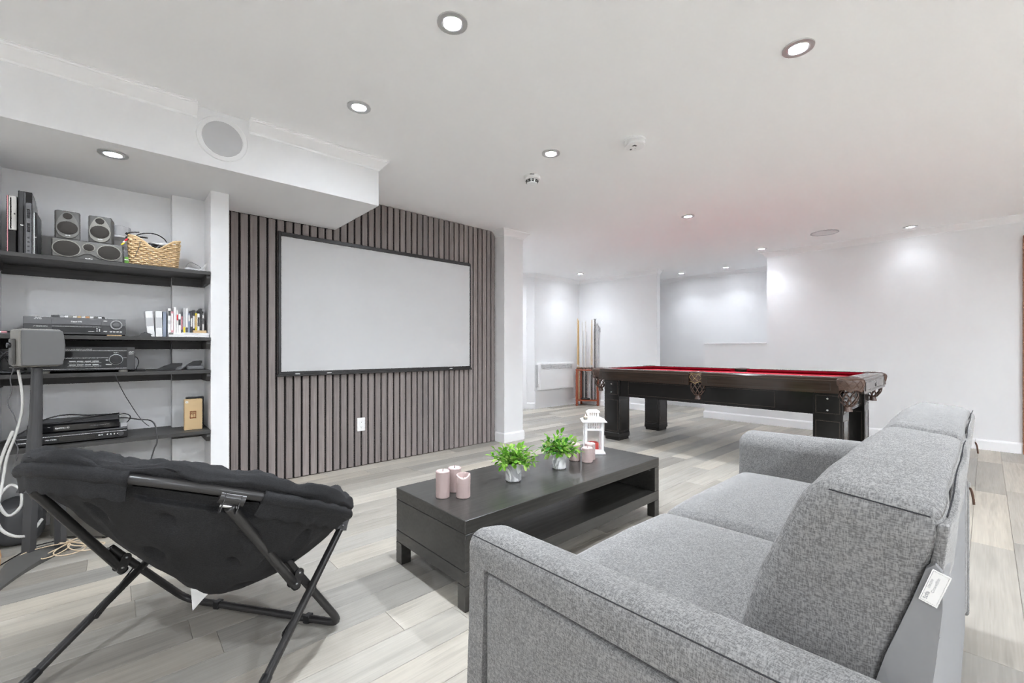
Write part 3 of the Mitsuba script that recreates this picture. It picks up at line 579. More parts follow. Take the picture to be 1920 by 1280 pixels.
def bed_():
    q = Polygon([(PX0 + .10, PYa + .10), (PX1 - .10, PYa + .10), (PX1 - .10, PYb - .10), (PX0 + .10, PYb - .10)])
    for (x, y) in [(PX0 + .10, PYa + .10), (PX1 - .10, PYa + .10), (PX1 - .10, PYb - .10), (PX0 + .10, PYb - .10), (PX0 + .085, PM), (PX1 - .085, PM)]: q = q.difference(Point(x, y).buffer(.058))
    return prism(q, .715, .757, 'z')
add('bed', bed_(), M('felt'), parent=pt, label='red cloth playing bed')
# cabinet under the bed
cx0, cx1, cy0, cy1 = 4.10, 5.215, .70, 3.0
cab = add('cabinet', cat_([box(cx0, cx0 + .03, .90, 2.75, .492, .700), box(cx1 - .03, cx1, .90, 2.75, .492, .700), box(4.28, 5.03, cy0 + .06, cy0 + .09, .50, .700), box(4.28, 5.03, cy1 - .11, cy1 - .08, .50, .700), box(cx0 + .01, cx1 - .01, cy0 + .07, cy1 - .1, .690, .712)]), M('pool_dark'), parent=pt)
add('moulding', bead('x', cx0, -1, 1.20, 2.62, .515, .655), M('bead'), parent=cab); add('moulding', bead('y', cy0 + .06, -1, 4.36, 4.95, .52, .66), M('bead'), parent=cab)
for lx0, ly0 in ((4.085, .735), (4.085, 2.725), (4.945, .735), (4.945, 2.725)):
    lx1, ly1 = lx0 + .205, ly0 + .195
    lg = add('leg', cat_([box(lx0, lx1, ly0, ly1, .05, .668, .004), box(lx0 - .004, lx1 + .004, ly0 - .004, ly1 + .004, .03, .085, .006), box(lx0 + .006, lx1 - .006, ly0 + .006, ly1 - .006, 0, .035, .004)]), M('pool_dark'), parent=pt)
    for ax, pos, out, a0, a1 in (('x', lx0, -1, ly0, ly1), ('y', ly0, -1, lx0, lx1), ('x', lx1, 1, ly0, ly1)):
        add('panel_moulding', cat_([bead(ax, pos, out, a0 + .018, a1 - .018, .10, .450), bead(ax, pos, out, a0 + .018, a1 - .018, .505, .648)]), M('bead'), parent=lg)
    if lx0 < 4.5:
        for zz in (.532, .622): add('knob', lathe([(0, 0), (.007, 0), (.005, .004), (.008, .010), (.005, .014), (0, .015)], 14, (lx0, (ly0 + ly1) / 2, zz), '-x'), M('nickel'), True, lg)
    for zz in (.532, .622): add('knob', lathe([(0, 0), (.007, 0), (.005, .004), (.008, .010), (.005, .014), (0, .015)], 14, ((lx0 + lx1) / 2, ly0, zz), 'y'), M('nickel'), True, lg)
add('emblem', cat_([front_text('J', .040, 4.66, PYa, .700, .002), front_text('L', .028, 4.638, PYa, .700, .002)]), M('charcoal'), parent=pt, label='small dark monogram on the end rail')
LT = M('leather')
def sheet(fn, ns, nt):
    """A curved sheet of leather: fn(s, t) -> point, s and t from 0 to 1."""
    S, Tt = np.meshgrid(np.linspace(0, 1, ns), np.linspace(0, 1, nt), indexing='ij'); V = np.array([[fn(s, t) for t in Tt[0]] for s in S[:, 0]]).reshape(-1, 3); F = []
    for i in range(ns - 1):
        for j in range(nt - 1):
            a = i * nt + j; F += [(a, a + 1, a + nt + 1), (a, a + nt + 1, a + nt)]
    return V, np.array(F)
def thick(V, F, off):
    n = len(V); m = trimesh.Trimesh(V, F, process=False); W_ = V + m.vertex_normals * off; E = m.edges_sorted; e = trimesh.grouping.group_rows(E, require_count=1); be = m.edges[e]
    F2 = np.vstack([F, F[:, ::-1] + n] + [[[b, a, a + n], [b, a + n, b + n]] for a, b in be]); q = trimesh.Trimesh(np.vstack([V, W_]), F2, process=False); q.fix_normals(); return q
def pocket(c, outdir, corner):
    """A leather pocket: c is the centre of the opening, outdir points away from the table."""
    t = add('pocket', lathe([(.052, -.004), (.060, .004), (.072, .002), (.074, -.008), (.060, -.012), (.052, -.004)], 36, (c[0], c[1], PZ)), LT, 30, pt, label='tooled brown leather drop pocket with a strap net')
    a0 = math.atan2(outdir[1], outdir[0]); half = math.radians(68 if corner else 52); R0 = .104 if corner else .098; oc = np.array(c) - (np.array(outdir) * (.016 if corner else .036))
    def fn(s, tt):
        a = a0 + (s * 2 - 1) * half; zt = PZ + .003 - tt * (.112 - .016 * abs(math.sin(s * PI * (3 if corner else 2)))); bul = .008 * math.sin(min(tt * 1.25, 1) * PI) - .030 * max(0, .12 - tt) / .12
        return (oc[0] + (R0 + bul) * math.cos(a), oc[1] + (R0 + bul) * math.sin(a), zt)
    V, F = sheet(fn, 37, 12); add('cover', thick(V, F, -.006), LT, 40, t)
    tl = []; nd = 5 if corner else 3
    for k in range(-1, nd + 1):
        for sg in (1, -1):
            pts = [(k / nd + sg * (q * .9) / nd * 1.0, .22 + .62 * q) for q in np.linspace(0, 1, 9)]; pts = [(s, q) for s, q in pts if .03 < s < .97]
            if len(pts) > 2: tl.append(tube([np.array(fn(s, q)) + np.array([math.cos(a0 + (s * 2 - 1) * half), math.sin(a0 + (s * 2 - 1) * half), 0]) * .001 for s, q in pts], .0016, 5))
    tl.append(tube([np.array(fn(s, .985)) for s in np.linspace(0, 1, 40)], .0024, 5)); tl.append(tube([np.array(fn(s, .18)) for s in np.linspace(0, 1, 30)], .002, 5))
    add('tooling', cat_(tl), M('brass' if not corner else 'brown_cord'), True, t)
    rr = [(.058, .700), (.066, .670), (.066, .645), (.058, .612), (.040, .585), (.026, .570)]; nt = []
    Rr = lambda q: np.interp(q, np.linspace(0, 1, 6), [a for a, b in rr]); Zz = lambda q: np.interp(q, np.linspace(0, 1, 6), [b for a, b in rr])
    for k in range(9):
        for sg in (1, -1):
            nt.append(tube([(c[0] + Rr(q) * math.cos(k * 2 * PI / 9 + sg * q * 1.35), c[1] + Rr(q) * math.sin(k * 2 * PI / 9 + sg * q * 1.35), Zz(q)) for q in np.linspace(0, 1, 12)], .0044, 5))
    add('net', cat_(nt), LT, True, t); 
    add('collar', lathe([(.026, .574), (.022, .566), (.030, .532), (.028, .532), (.019, .566), (.022, .574)], 18, (c[0], c[1], 0)), LT, 30, t)
r2 = math.sqrt(.5)
for cxp, cyp, d in ((PX0 + .092, PYa + .092, (-r2, -r2)), (PX1 - .092, PYa + .092, (r2, -r2)), (PX0 + .092, PYb - .092, (-r2, r2)), (PX1 - .092, PYb - .092, (r2, r2))): pocket((cxp, cyp), d, True)
pocket((PX0 + .066, PM), (-1, 0), False); pocket((PX1 - .066, PM), (1, 0), False)

# ------------------------------------------------------------------ saucer chair
ch = thing('saucer_chair', 'black padded saucer chair on folding tube legs, seen from behind beside the shelves', 'chair')
cc, cr, tau, az = np.array([.233, 1.797, .495]), .456, math.radians(26.2), math.radians(35.05)
cu, cv = np.array([math.sin(az), -math.cos(az), 0]), np.array([math.cos(az), math.sin(az), 0]); EZ = np.array([0, 0, 1.0])
cw = cv * math.cos(tau) - EZ * math.sin(tau); cn = cv * math.sin(tau) + EZ * math.cos(tau)
def CP(th, r, h): return cc + r * (math.cos(th) * cu + math.sin(th) * cw) + h * cn
def polar(fn, nth, rhos, closed_centre=True):
    th = np.arange(nth) * 2 * PI / nth; V, F = [], []
    for q in rhos: V += [fn(t, q) for t in th]
    for i in range(len(rhos) - 1):
        for j in range(nth):
            a, b, c, d = i * nth + j, i * nth + (j + 1) % nth, (i + 1) * nth + (j + 1) % nth, (i + 1) * nth + j; F += [(a, b, c), (a, c, d)]
    return np.array(V), np.array(F)
WIN = (math.radians(293), math.radians(331))         # where the ring lies bare
def in_win(t): t = t % (2 * PI); return WIN[0] < t < WIN[1]
g1 = np.random.default_rng(5)
tufts = [(t + .25 * (k % 2), q) for k, q in enumerate((.28, .55, .80)) for t in np.arange((4, 8, 12)[k]) * 2 * PI / (4, 8, 12)[k]]
tx = np.array([(q * math.cos(t), q * math.sin(t)) for t, q in tufts])
def bowl(t, q):
    x, y = q * math.cos(t), q * math.sin(t); dep = .290 * (1 - q ** (1.55 - .72 * math.exp(-(((math.degrees(t) - 208 + 180) % 360 - 180) / 58) ** 2))) ** .92 + .008
    d2 = (tx[:, 0] - x) ** 2 + (tx[:, 1] - y) ** 2; pin = float((np.exp(-d2 / .0016)).sum())
    p3 = np.array([x * 4.2, y * 4.2, 1.7]); w = meshkit.fbm(p3, 3, 3) - .5
    a = math.atan2(y, x); fold = 0.0
    if q > .45:
        s = math.sin(a * 26 + 5 * meshkit.noise(np.array([a * 2, q * 3, 2.0]), 4)); gate = meshkit.noise(np.array([a * 2.2, 0.5, 7.0]), 9)
        fold = .026 * max(0, s) * max(0, gate - .35) * min(1, (q - .45) / .25) * min(1, (1.0 - q) / .08)
    slack = .020 if in_win(t) and q > .93 else 0
    r = cr * (.985 * q + (.02 if q < .98 else 0) * math.sin(q * PI)) - slack
    return CP(t, r, -dep * .5 + .040 * w * min(1, (1 - q) * 6) + .046 * pin * (1 - q * .3) - fold) - EZ * dep * .5 + cu * .075 * (1 - q ** 1.4)   # it sags straight down
rh = np.concatenate([np.linspace(.985, .9, 6), np.linspace(.88, .02, 46)])
V, F = polar(bowl, 200, rh); c0 = len(V); V = np.vstack([V, CP(0, 0, -.155) - EZ * .147 + cu * .075]); k = len(rh) - 1
F = np.vstack([F, [[k * 200 + j, k * 200 + (j + 1) % 200, c0] for j in range(200)]])
add('bowl', thick(V, F, .004), M('canvas'), True, ch)
def pad(t, s):
    """Cross-section of the cushion from the ring outwards, over the rim and down into the bowl."""
    prof = [(.990, .016), (1.012, .030), (1.030, .055), (1.015, .090), (.965, .112), (.900, .112), (.830, .085), (.74, .020), (.60, -.060), (.42, -.120), (.22, -.160), (.02, -.172)]
    i = s * (len(prof) - 1); k = min(int(i), len(prof) - 2); f = i - k; f = f * f * (3 - 2 * f) * .4 + f * .6; q, h = [a + (b - a) * f for a, b in zip(prof[k], prof[k + 1])]
    ad = (math.degrees(t) - 255 + 180) % 360 - 180; amp = .56
    n3 = np.array([math.cos(t) * 3.2, math.sin(t) * 3.2, s * 4.0]); w = meshkit.fbm(n3, 3, 11) - .5; w2 = meshkit.fbm(n3 * 2.6 + 5, 2, 5) - .5
    n4 = np.array([math.cos(t) * 6 + s * 5, math.sin(t) * 6, s * 2.5]); cr2 = abs(meshkit.noise(n4, 21) - .5) * 2
    b = 1 if h > 0.02 else .3
    h = h * (amp * (1 + 1.6 * w) if h > 0 else 1) + .006 * w2 * b + .010 * (min(cr2, .35) / .35 - 1) * b
    x, y = q * math.cos(t), q * math.sin(t); d2 = (tx[:, 0] - x) ** 2 + (tx[:, 1] - y) ** 2
    if h < .03: h -= .02 * float(np.exp(-d2 / .003).sum())
    q2 = q + (.030 * w * b if q > .8 else 0)
    return CP(t, cr * q2, h)
V, F = polar(pad, 260, np.linspace(0, 1, 60)); add('cushion', thick(V, F[:, ::-1], -.003), M('canvas'), True, ch)
add('piping', tube([CP(t, cr * 1.004, .020 + .002 * math.sin(t * 13)) for t in np.arange(240) * 2 * PI / 240], .0042, 8, True), M('canvas'), True, ch)
FR = M('frame')
add('ring_tube', tube([CP(t, cr, 0) for t in np.arange(160) * 2 * PI / 160], .0140, 14, True), FR, True, ch, label='bare black tube of the seat ring')
def sl(t0, t1):
    ts = np.linspace(t0, t1, 140); m = [CP(t, cr * (1 + .004 * math.sin(t * 37)), 0) for t in ts]; return tube(m, .0205 + .0012 * np.sin(ts * 31), 14)
add('sleeve', sl(WIN[1], WIN[0] + 2 * PI), M('canvas'), True, ch)
def flap(t, s):
    near = min(abs((math.degrees(t) - d + 180) % 360 - 180) for d in (218, 42, 138)); L_ = .012 + .036 * min(1, max(0, (near - 6) / 12))
    return CP(t, cr * (1 - .04 * s), -.004 - L_ * s - .004 * math.sin(t * 40) * s)
ts = np.linspace(WIN[1], WIN[0] + 2 * PI, 160); V = np.array([np.array(flap(t, s)) + (CP(t, 1, 0) - CP(t, 0, 0)) * .012 * (1 - s) for t in ts for s in np.linspace(0, 1, 5)]); F = []
for i in range(159):
    for j in range(4):
        a = i * 5 + j; F += [(a, a + 1, a + 6), (a, a + 6, a + 5)]
add('sleeve_flap', thick(V, np.array(F), .003), M('canvas'), True, ch)
thA, thB, thR, thH = [math.radians(a) for a in (218, 322, 42, 138)]
bA, bB, bR, bH = [CP(t, cr, -.036) for t in (thA, thB, thR, thH)]
HL, HR = np.array([.020, 2.075, .262]), np.array([.450, 1.570, .250])
cL, cRr = np.array([.205, 2.137, .0135]), np.array([.600, 1.570, .0135])
qL, qR = np.array([-0.231, 1.846, .013]), np.array([.268, 1.355, .013])
off = EZ * -.030 - cv * .014
def ext(p, q, d): return q + (q - p) / np.linalg.norm(q - p) * d
add('leg_frame', tube(bend([ext(cL, HL, .06), cL, cRr, ext(cRr, HR, .06)], .055, 9), .0125, 14), FR, True, ch)
add('leg_frame', tube(bend([ext(qL, bH, -.02), qL + (bH - qL) * .0, qR, ext(qR, bR, -.02)], .05, 9), .0125, 14), FR, True, ch)
lower = {}
for nm, h0, top in (('L', HL + off, bA), ('R', HR + off, bB)):
    uk = add('upper_leg', tube([h0 + (h0 - top) / np.linalg.norm(h0 - top) * .012, h0, top - (top - h0) * .02, top], .0140, 14), FR, True, ch)
    d = (top - h0) / np.linalg.norm(top - h0); lower[nm] = (h0, d)
    H = HL if nm == 'L' else HR; dl = (H - (cL if nm == 'L' else cRr)); dl /= np.linalg.norm(dl); sd = np.cross(dl, H - h0); sd /= np.linalg.norm(sd); up = (H - h0) / np.linalg.norm(H - h0)
    for s in (-1, 1):
        m = prism(Point(0, 0).buffer(.015).union(Point(0, np.linalg.norm(H - h0)).buffer(.015)).convex_hull, s * .0155 - .001, s * .0155 + .001, 'z')
        add('hinge_plate', place(m, h0, np.cross(up, sd), up, sd), FR, 30, ch)
    for q in (h0, H): add('rivet', tube([q - sd * .019, q + sd * .019], .005, 10), M('nickel'), True, ch)
    add('end_cap', tube([h0 - d * .010, h0 - d * .022], .0150, 14), M('black'), True, ch)
    add('spring_clip', place(box(-.010, .010, -.004, .004, -.022, .022, .001), H + dl * .045 - up * .006, np.cross(up, dl), up, dl), FR, False, ch)
for (b, th, src) in ((bA, thA, lower['L'][0]), (bB, thB, lower['R'][0]), (bR, thR, qR), (bH, thH, qL)):
    d = (b - src) / np.linalg.norm(b - src); rad = (CP(th, 1, 0) - cc); tng = np.cross(cn, rad); tng /= np.linalg.norm(tng)
    k = add('bracket', cat_([place(box(s * .0185 - .0012, s * .0185 + .0012, -.017, .017, -.018, .030, .0008), b, tng, rad, cn) for s in (-1, 1)] + [place(box(-.0195, .0195, -.017, .017, .018, .0205, .0008), b, tng, rad, cn), tube([b + cn * .020 + tng * -.03, b + cn * .020 + tng * .03], .0165, 14)]), FR, 30, ch)
    add('rivet', tube([b - tng * .022, b + tng * .022], .0048, 10), M('steel'), True, k)
for q, b in ((qL, bH), (qR, bR)):
    d = (b - q) / np.linalg.norm(b - q); add('rubber_sleeve', tube([q + d * .03, q + d * .085], .0148, 14), M('black'), True, ch)
RT_ = np.array([FW[1], -FW[0], 0])
def bar_clip(f):
    p = cL + (cRr - cL) * f; d = (cRr - cL) / np.linalg.norm(cRr - cL); return place(box(-.012, .012, -.0142, .0142, -.0135, .0142, .002), p, d, np.cross(EZ, d), EZ)
for f in (.22, .80): add('floor_clip', bar_clip(f), M('black'), parent=ch)
for (p, q) in ((qL + (bH - qL) * .36 + RT_ * .014, cL + (HL - cL) * .78 + RT_ * -.012), (qR + (bR - qR) * .34 + RT_ * -.014, cRr + (HR - cRr) * .70 + RT_ * .012)):
    p, q = np.array(p), np.array(q); d = (q - p) / np.linalg.norm(q - p); L_ = np.linalg.norm(q - p); s = np.cross(d, cu); s /= np.linalg.norm(s)
    lk = Point(0, 0).buffer(.009).union(Point(L_, 0).buffer(.009)).convex_hull.difference(Point(.010, 0).buffer(.0042).union(Point(L_ - .010, 0).buffer(.0042)).convex_hull)
    add('slotted_link', place(prism(lk, -.0012, .0012, 'z'), p, d, s, np.cross(d, s)), FR, False, ch)
m = prism([(0, 0), (.040, -.008), (.022, -.028), (.004, -.050)], -.0004, .0004, 'z')
add('care_label', place(m, np.array([.1835, 1.800, .205]), np.array([FW[1], -FW[0], 0]) * 1.7, EZ * 1.6, np.array([-FW[0], -FW[1], 0])), M('white'), False, ch, label='white fabric label hanging under the seat')

# ------------------------------------------------------------------ alcove shelves
SH = M('shelf'); AX0, AX1, YF, YB = -.462, .433, 3.250, 3.615
zs = [1.487, 1.078, .877, .503]
where = ['the top shelf, holding the speakers and wicker basket', 'the second shelf down, holding the tape deck and discs', 'the third shelf down, holding the receiver', 'the lowest shelf, holding two players and a tan box']
for z, wn in zip(zs, where):
    s = thing('wall_shelf', 'dark grey-stained wooden alcove shelf, ' + wn, 'shelf')
    add('board', prism([(AX0, YF), (AX1, YF), (AX1, 3.523), (.262, 3.523), (.262, YB), (AX0, YB)], z - .020, z, 'z'), SH, parent=s)
    add('back_cleat', cat_([box(AX0, .262, YB - .02, YB, z - .072, z - .0205), box(.262, AX1, 3.503, 3.523, z - .072, z - .0205)]), SH, parent=s)
    for a, b in ((AX0, AX0 + .02), (AX1 - .02, AX1)):
        add('side_cleat', prism([(YF + .018, z - .0205), (YF + .012, z - .040), (YF + .035, z - .072), (3.50, z - .072), (3.50, z - .0205)], a, b, 'x'), SH, parent=s)
Z1, Z2, Z3, Z4 = [z + .0005 for z in zs]
# upright consoles at the left end of the top shelf
t = thing('game_console', 'upright game console with a pale slotted front over black, leftmost on the top shelf', 'game console')
add('body', box(-.412, -.374, 3.34, 3.56, Z1, Z1 + .300, .006), M('gloss'), parent=t)
add('front_panel', box(-.404, -.376, 3.332, 3.342, Z1 + .122, Z1 + .296, .003), M('silver'), parent=t); add('disc_slot', box(-.3975, -.3935, 3.3305, 3.3325, Z1 + .128, Z1 + .286), M('void'), parent=t)
add('button', lathe([(0, 0), (.004, 0), (.003, .002), (0, .0025)], 14, (-.383, 3.332, Z1 + .205), 'y'), M('charcoal'), parent=t); add('stripe', box(-.409, -.4055, 3.335, 3.342, Z1 + .004, Z1 + .296), M('pink'), parent=t)
t = thing('game_console', 'tall glossy black console with a curved top, standing beside the pale slotted one', 'game console')
prof = Polygon([(3.33, Z1), (3.56, Z1), (3.56, Z1 + .25), (3.53, Z1 + .285), (3.47, Z1 + .310), (3.40, Z1 + .322), (3.33, Z1 + .326)])
add('body', prism(prof, -.371, -.322, 'x'), M('gloss'), parent=t); add('front_ridge', box(-.369, -.350, 3.322, 3.332, Z1 + .004, Z1 + .325, .004), M('charcoal'), parent=t); add('silver_band', box(-.350, -.345, 3.326, 3.332, Z1 + .004, Z1 + .322, .001), M('grey'), parent=t)
add('badge', box(-.362, -.352, 3.3205, 3.3225, Z1 + .148, Z1 + .153), M('steel'), parent=t)
add('vents', cat_([box(-.342, -.326, 3.3285, 3.331, Z1 + .02 + i * .009, Z1 + .0255 + i * .009) for i in range(27)]), M('void'), parent=t)
t = thing('set_top_box', 'grey upright set-top box with vent rows and small round buttons on the top shelf', 'set-top box')
add('body', box(-.3415, -.3205, 3.285, 3.318, Z1, Z1 + .262, .003), M('grey'), parent=t)
add('vents', cat_([box(-.336, -.3245, 3.2835, 3.2855, Z1 + .225 - i * .006, Z1 + .2280 - i * .006) for i in range(8)] + [box(-.336, -.3245, 3.2835, 3.2855, Z1 + .155 - i * .006, Z1 + .158 - i * .006) for i in range(8)]), M('void'), parent=t)
for i in range(4): add('button', lathe([(0, 0), (.0045, 0), (.004, .002), (0, .003)], 14, (-.3305, 3.285, Z1 + .018 + i * .022), 'y'), M('charcoal'), parent=t)
add('side_cover', box(-.3203, -.3175, 3.287, 3.318, Z1, Z1 + .255), M('black'), parent=t)
t = thing('media_box', 'thin black upright box with a white seam, rightmost of the upright devices', 'media box')
add('body', box(-.3165, -.3045, 3.32, 3.50, Z1, Z1 + .226, .003), M('black'), parent=t); add('edge_strip', box(-.3165, -.3125, 3.315, 3.3205, Z1 + .002, Z1 + .222), M('paper'), parent=t); add('band', box(-.3125, -.3055, 3.316, 3.3205, Z1 + .094, Z1 + .098), M('steel'), parent=t)

# three small speakers
def ell(cx, cz, rx, rz, y, th, tilt=0.0, dome=.0):
    m = lathe([(0, 0), (1, 0), (1, th), (.93, th + dome * .25), (.6, th + dome * .8), (0, th + dome)], 40, (0, 0, 0), 'y'); m.apply_scale((rx, 1, rz)); m = rot(m, tilt, (0, 1, 0)); return mv(m, cx, y, cz)
c = thing('speaker', 'long grey-black centre speaker with two oval cones, lying on the top shelf', 'speaker')
sx0, sx1, sz0, sz1, fy = -.254, .030, Z1, Z1 + .108, 3.315
add('cabinet', rbox((sx0, fy, sz0), (sx1, 3.44, sz1), .010, .05, 3), M('cabinet'), 40, c)
tops = Polygon([(sx0 + .006, sz0 + .012), (sx0 + .006, sz1 - .006), (sx1 - .006, sz1 - .010), (sx1 - .006, sz0 + .012), (-.02, sz0 + .012), (-.07, sz0 + .018), (-.105, sz0 + .038), (-.125, sz0 + .038), (-.155, sz0 + .018), (-.20, sz0 + .012)]).buffer(-.004).buffer(.004)
add('baffle', prism(tops, fy - .006, fy + .003, 'y'), M('horn'), parent=c)
for ex, rx, rz in ((-.197, .050, .040), (-.030, .046, .038)):
    r = add('cone_rim', ell(ex, sz0 + .055, rx + .005, rz + .005, fy - .006, .004), M('horn_light'), 30, c); add('cone', ell(ex, sz0 + .055, rx, rz, fy - .009, .003, 0, .004), M('driver'), 30, r)
r = add('tweeter_rim', ell(-.112, sz0 + .072, .026, .022, fy - .006, .003), M('horn_light'), 30, c); add('tweeter', ell(-.112, sz0 + .072, .021, .018, fy - .008, .003, 0, .003), M('driver'), 30, r)
add('lettering', front_text('audio', .0075, -.112, fy - .001, sz0 + .008, .002, True, True, 1.1), M('white'), parent=c); add('sticker', lathe([(0, 0), (.003, 0), (.003, .001), (0, .001)], 12, (sx0 + .016, fy - .006, sz1 - .030), 'y'), M('yellow'), parent=c)
for i, (a, b, yaw_, lab) in enumerate(((-.244, -.146, 3, 'left one on the centre speaker'), (-.117, -.019, -6, 'right one on the centre speaker'))):
    s = thing('speaker', 'small satellite speaker with an egg-shaped horn, ' + lab, 'speaker', None)
    zb = sz1 + .0008; ht = .155 - .003 * i; y0_ = 3.345; mid = (a + b) / 2; R_ = lambda m: rotz(m, yaw_, (mid, y0_, 0))
    add('cabinet', R_(rbox((a, y0_, zb), (b, y0_ + .10, zb + ht), .010, .05, 3)), M('cabinet'), 40, s)
    egg = Polygon([(mid + .043 * math.sin(q) * (1 - .26 * math.cos(q)), zb + ht * .50 + .070 * math.cos(q)) for q in np.linspace(0, 2 * PI, 48)[:-1]])
    add('horn', R_(prism(egg, y0_ - .007, y0_ + .002, 'y')), M('horn' if i == 0 else 'horn_light'), parent=s)
    add('cone', R_(ell(mid, zb + .062, .039, .034, y0_ - .0075, .003, 0, .006)), M('driver'), 30, s); add('tweeter', R_(ell(mid, zb + ht - .030, .018, .016, y0_ - .0075, .003, 0, .003)), M('driver'), 30, s)
    add('lettering', R_(front_text('audio', .0055, mid, y0_ - .0072, zb + .019, .001, True, True)), M('white'), parent=s)
# spindles of blank discs behind
for zb, hh, cx_, rr_, lab in ((Z1, .180, .016, .062, 'clear spindle tub of blank discs behind the basket, the lower of two'), (Z1 + .182, .102, .010, .060, 'clear spindle tub of silver discs, stacked on another tub behind the right small speaker')):
    t = thing('disc_spindle', lab, 'disc tub')
    add('disc_stack', lathe([(.0075, 0), (rr_ - .004, 0), (rr_ - .004, hh * .55), (.0075, hh * .55)], 40, (cx_, 3.52, zb + .012)), M('light_grey'), 30, t); add('base', lathe([(0, 0), (rr_, 0), (rr_, .010), (0, .011)], 40, (cx_, 3.52, zb)), M('offwhite'), 30, t)
    add('cover', lathe([(rr_ - .001, .011), (rr_ - .001, hh - .006), (rr_ - .006, hh - .001), (0, hh - .001)], 40, (cx_, 3.52, zb)), 'mat_clear', 30, t)
t = thing('small_box', 'small bright green box peeking out between the centre speaker and the basket', 'box'); add('body', box(.034, .052, 3.345, 3.39, Z1, Z1 + .05, .001), M('green'), parent=t); add('lid_band', box(.0335, .0525, 3.3445, 3.3905, Z1 + .030, Z1 + .036), M('paper'), parent=t)

# wicker basket full of cables
t = thing('basket', 'honey-coloured woven wicker basket with a dipped rim, full of cables, on the top shelf', 'basket')
bw0, bw1, bd0, bd1, bh = .062, .270, 3.295, 3.430, .165
def bring(h, n=96, inset=0.0):
    f = h / bh; x0_, x1_ = bw0 - .010 * f + inset, bw1 + .014 * f - inset; y0_, y1_ = bd0 - .008 * f + inset, bd1 + .008 * f - inset; r = .022; out = []
    per = Polygon([(x0_ + r, y0_ + r), (x1_ - r, y0_ + r), (x1_ - r, y1_ - r), (x0_ + r, y1_ - r)]).buffer(r, quad_segs=6).exterior
    for s in np.arange(n) / n: q = per.interpolate(s, normalized=True); out.append((q.x, q.y))
    return np.array(out)
def dip(x): return bh * (1 - .40 * math.exp(-((x - .172) / .062) ** 2)) + .020 * max(0, (.11 - x) / .05) * 0
NST = 32; add('bottom', box(bw0 + .004, bw1 - .004, bd0 + .004, bd1 - .004, Z1 + .001, Z1 + .008), M('wicker'), parent=t)
for i in range(NST):
    s = i / NST; pts = []
    for hq in np.linspace(.0, 1, 6):
        x, y = bring(bh * hq, NST)[i]; hh = dip(x) * hq; x, y = bring(hh, NST)[i]; pts.append((x, y, Z1 + .004 + hh))
    add('stake', tube(pts, .0026, 5), M('wicker'), True, t)
nrow = 14
for rI in range(nrow):
    h0 = .007 + rI * .0115; P_ = bring(h0, NST * 4); cen = P_.mean(0); seg = []; runs = []
    for j in range(NST * 4 + 1):
        x, y = P_[j % (NST * 4)]
        if h0 < dip(x) - .010:
            nx, ny = np.array([x, y]) - np.clip([x, y], [bw0 + .03, bd0 + .03], [bw1 - .03, bd1 - .03]); l = math.hypot(nx, ny); wv = .0056 * math.cos((j / 4 + rI) * PI); seg.append((x + nx / l * wv, y + ny / l * wv, Z1 + .006 + h0 + .0008 * math.sin(j * 1.7 + rI)))
        elif seg: runs.append(seg); seg = []
    if seg: runs.append(seg)
    ms = [tube(q, .0050, 6) for q in runs if len(q) > 2]
    if ms: add('strand', cat_(ms), M('wicker'), True, t)
for o_ in (0, .006):
    P_ = bring(bh, 120, -.002 + o_ * .5); add('rim', tube([(x, y, Z1 + .006 + dip(x) - o_ + .0012 * math.sin(i * .9)) for i, (x, y) in enumerate(P_)], .0046, 7, True), M('wicker'), True, t)
def cable(name, label, pts, r, m, n=10, cat='cable', group=None, closed=False):
    k = add(name, tube(spline(pts, n, closed), r, 8, closed), M(m), True); return tag(k, label, cat, group)
zc = Z1 + bh
gb = np.random.default_rng(2); loops = []
cable('cable', 'black cable arching over the wicker basket in a high loop', [(.07, 3.34, zc - .02), (.085, 3.345, zc + .015), (.13, 3.36, zc + .040), (.175, 3.37, zc + .043), (.215, 3.37, zc + .020), (.235, 3.365, zc - .025)], .0032, 'black')
cable('cable', 'dark cable lying in flat coils at the left of the wicker basket', [(.08 + .045 * math.cos(a) + .01 * a / 6, 3.36 + .035 * math.sin(a), zc - .012 + .004 * a) for a in np.linspace(0, 11, 30)], .0030, 'charcoal', 4)
cable('cable', 'thin grey lead curling out of the front of the wicker basket', [(.15, 3.345, zc - .05), (.148, 3.318, zc - .035), (.158, 3.310, zc - .060), (.172, 3.312, zc - .052), (.190, 3.335, zc - .030), (.20, 3.36, zc - .05)], .0018, 'grille_grey')
cable('cable', 'thick black cable bundle heaped in the middle of the wicker basket', [(.10, 3.37, zc - .04), (.14, 3.34, zc - .03), (.20, 3.35, zc - .045), (.23, 3.38, zc - .03), (.18, 3.40, zc - .025), (.12, 3.39, zc - .03), (.15, 3.36, zc - .02), (.21, 3.36, zc - .03)], .0062, 'black')
cable('cable', 'thin dark wire dangling down the front of the wicker basket', [(.105, 3.33, zc - .01), (.100, 3.284, zc - .030), (.096, 3.279, zc - .06), (.088, 3.282, zc - .085), (.078, 3.283, zc - .12)], .0012, 'charcoal')
t = thing('remote', 'white slim remote leaning in the right end of the wicker basket', 'remote control'); m = rot(rbox((-.075, -.016, -.008), (.075, .016, .008), .006, .05, 2), -9, (0, 1, 0)); add('body', mv(m, .205, 3.375, zc - .012), M('offwhite'), 40, t); add('keypad', mv(rot(box(.02, .06, -.010, .010, .0082, .0095), -9, (0, 1, 0)), .205, 3.375, zc - .012), M('charcoal'), parent=t)
t = thing('av_lead', 'red, white and yellow plugs hanging over the left basket rim', 'cable')
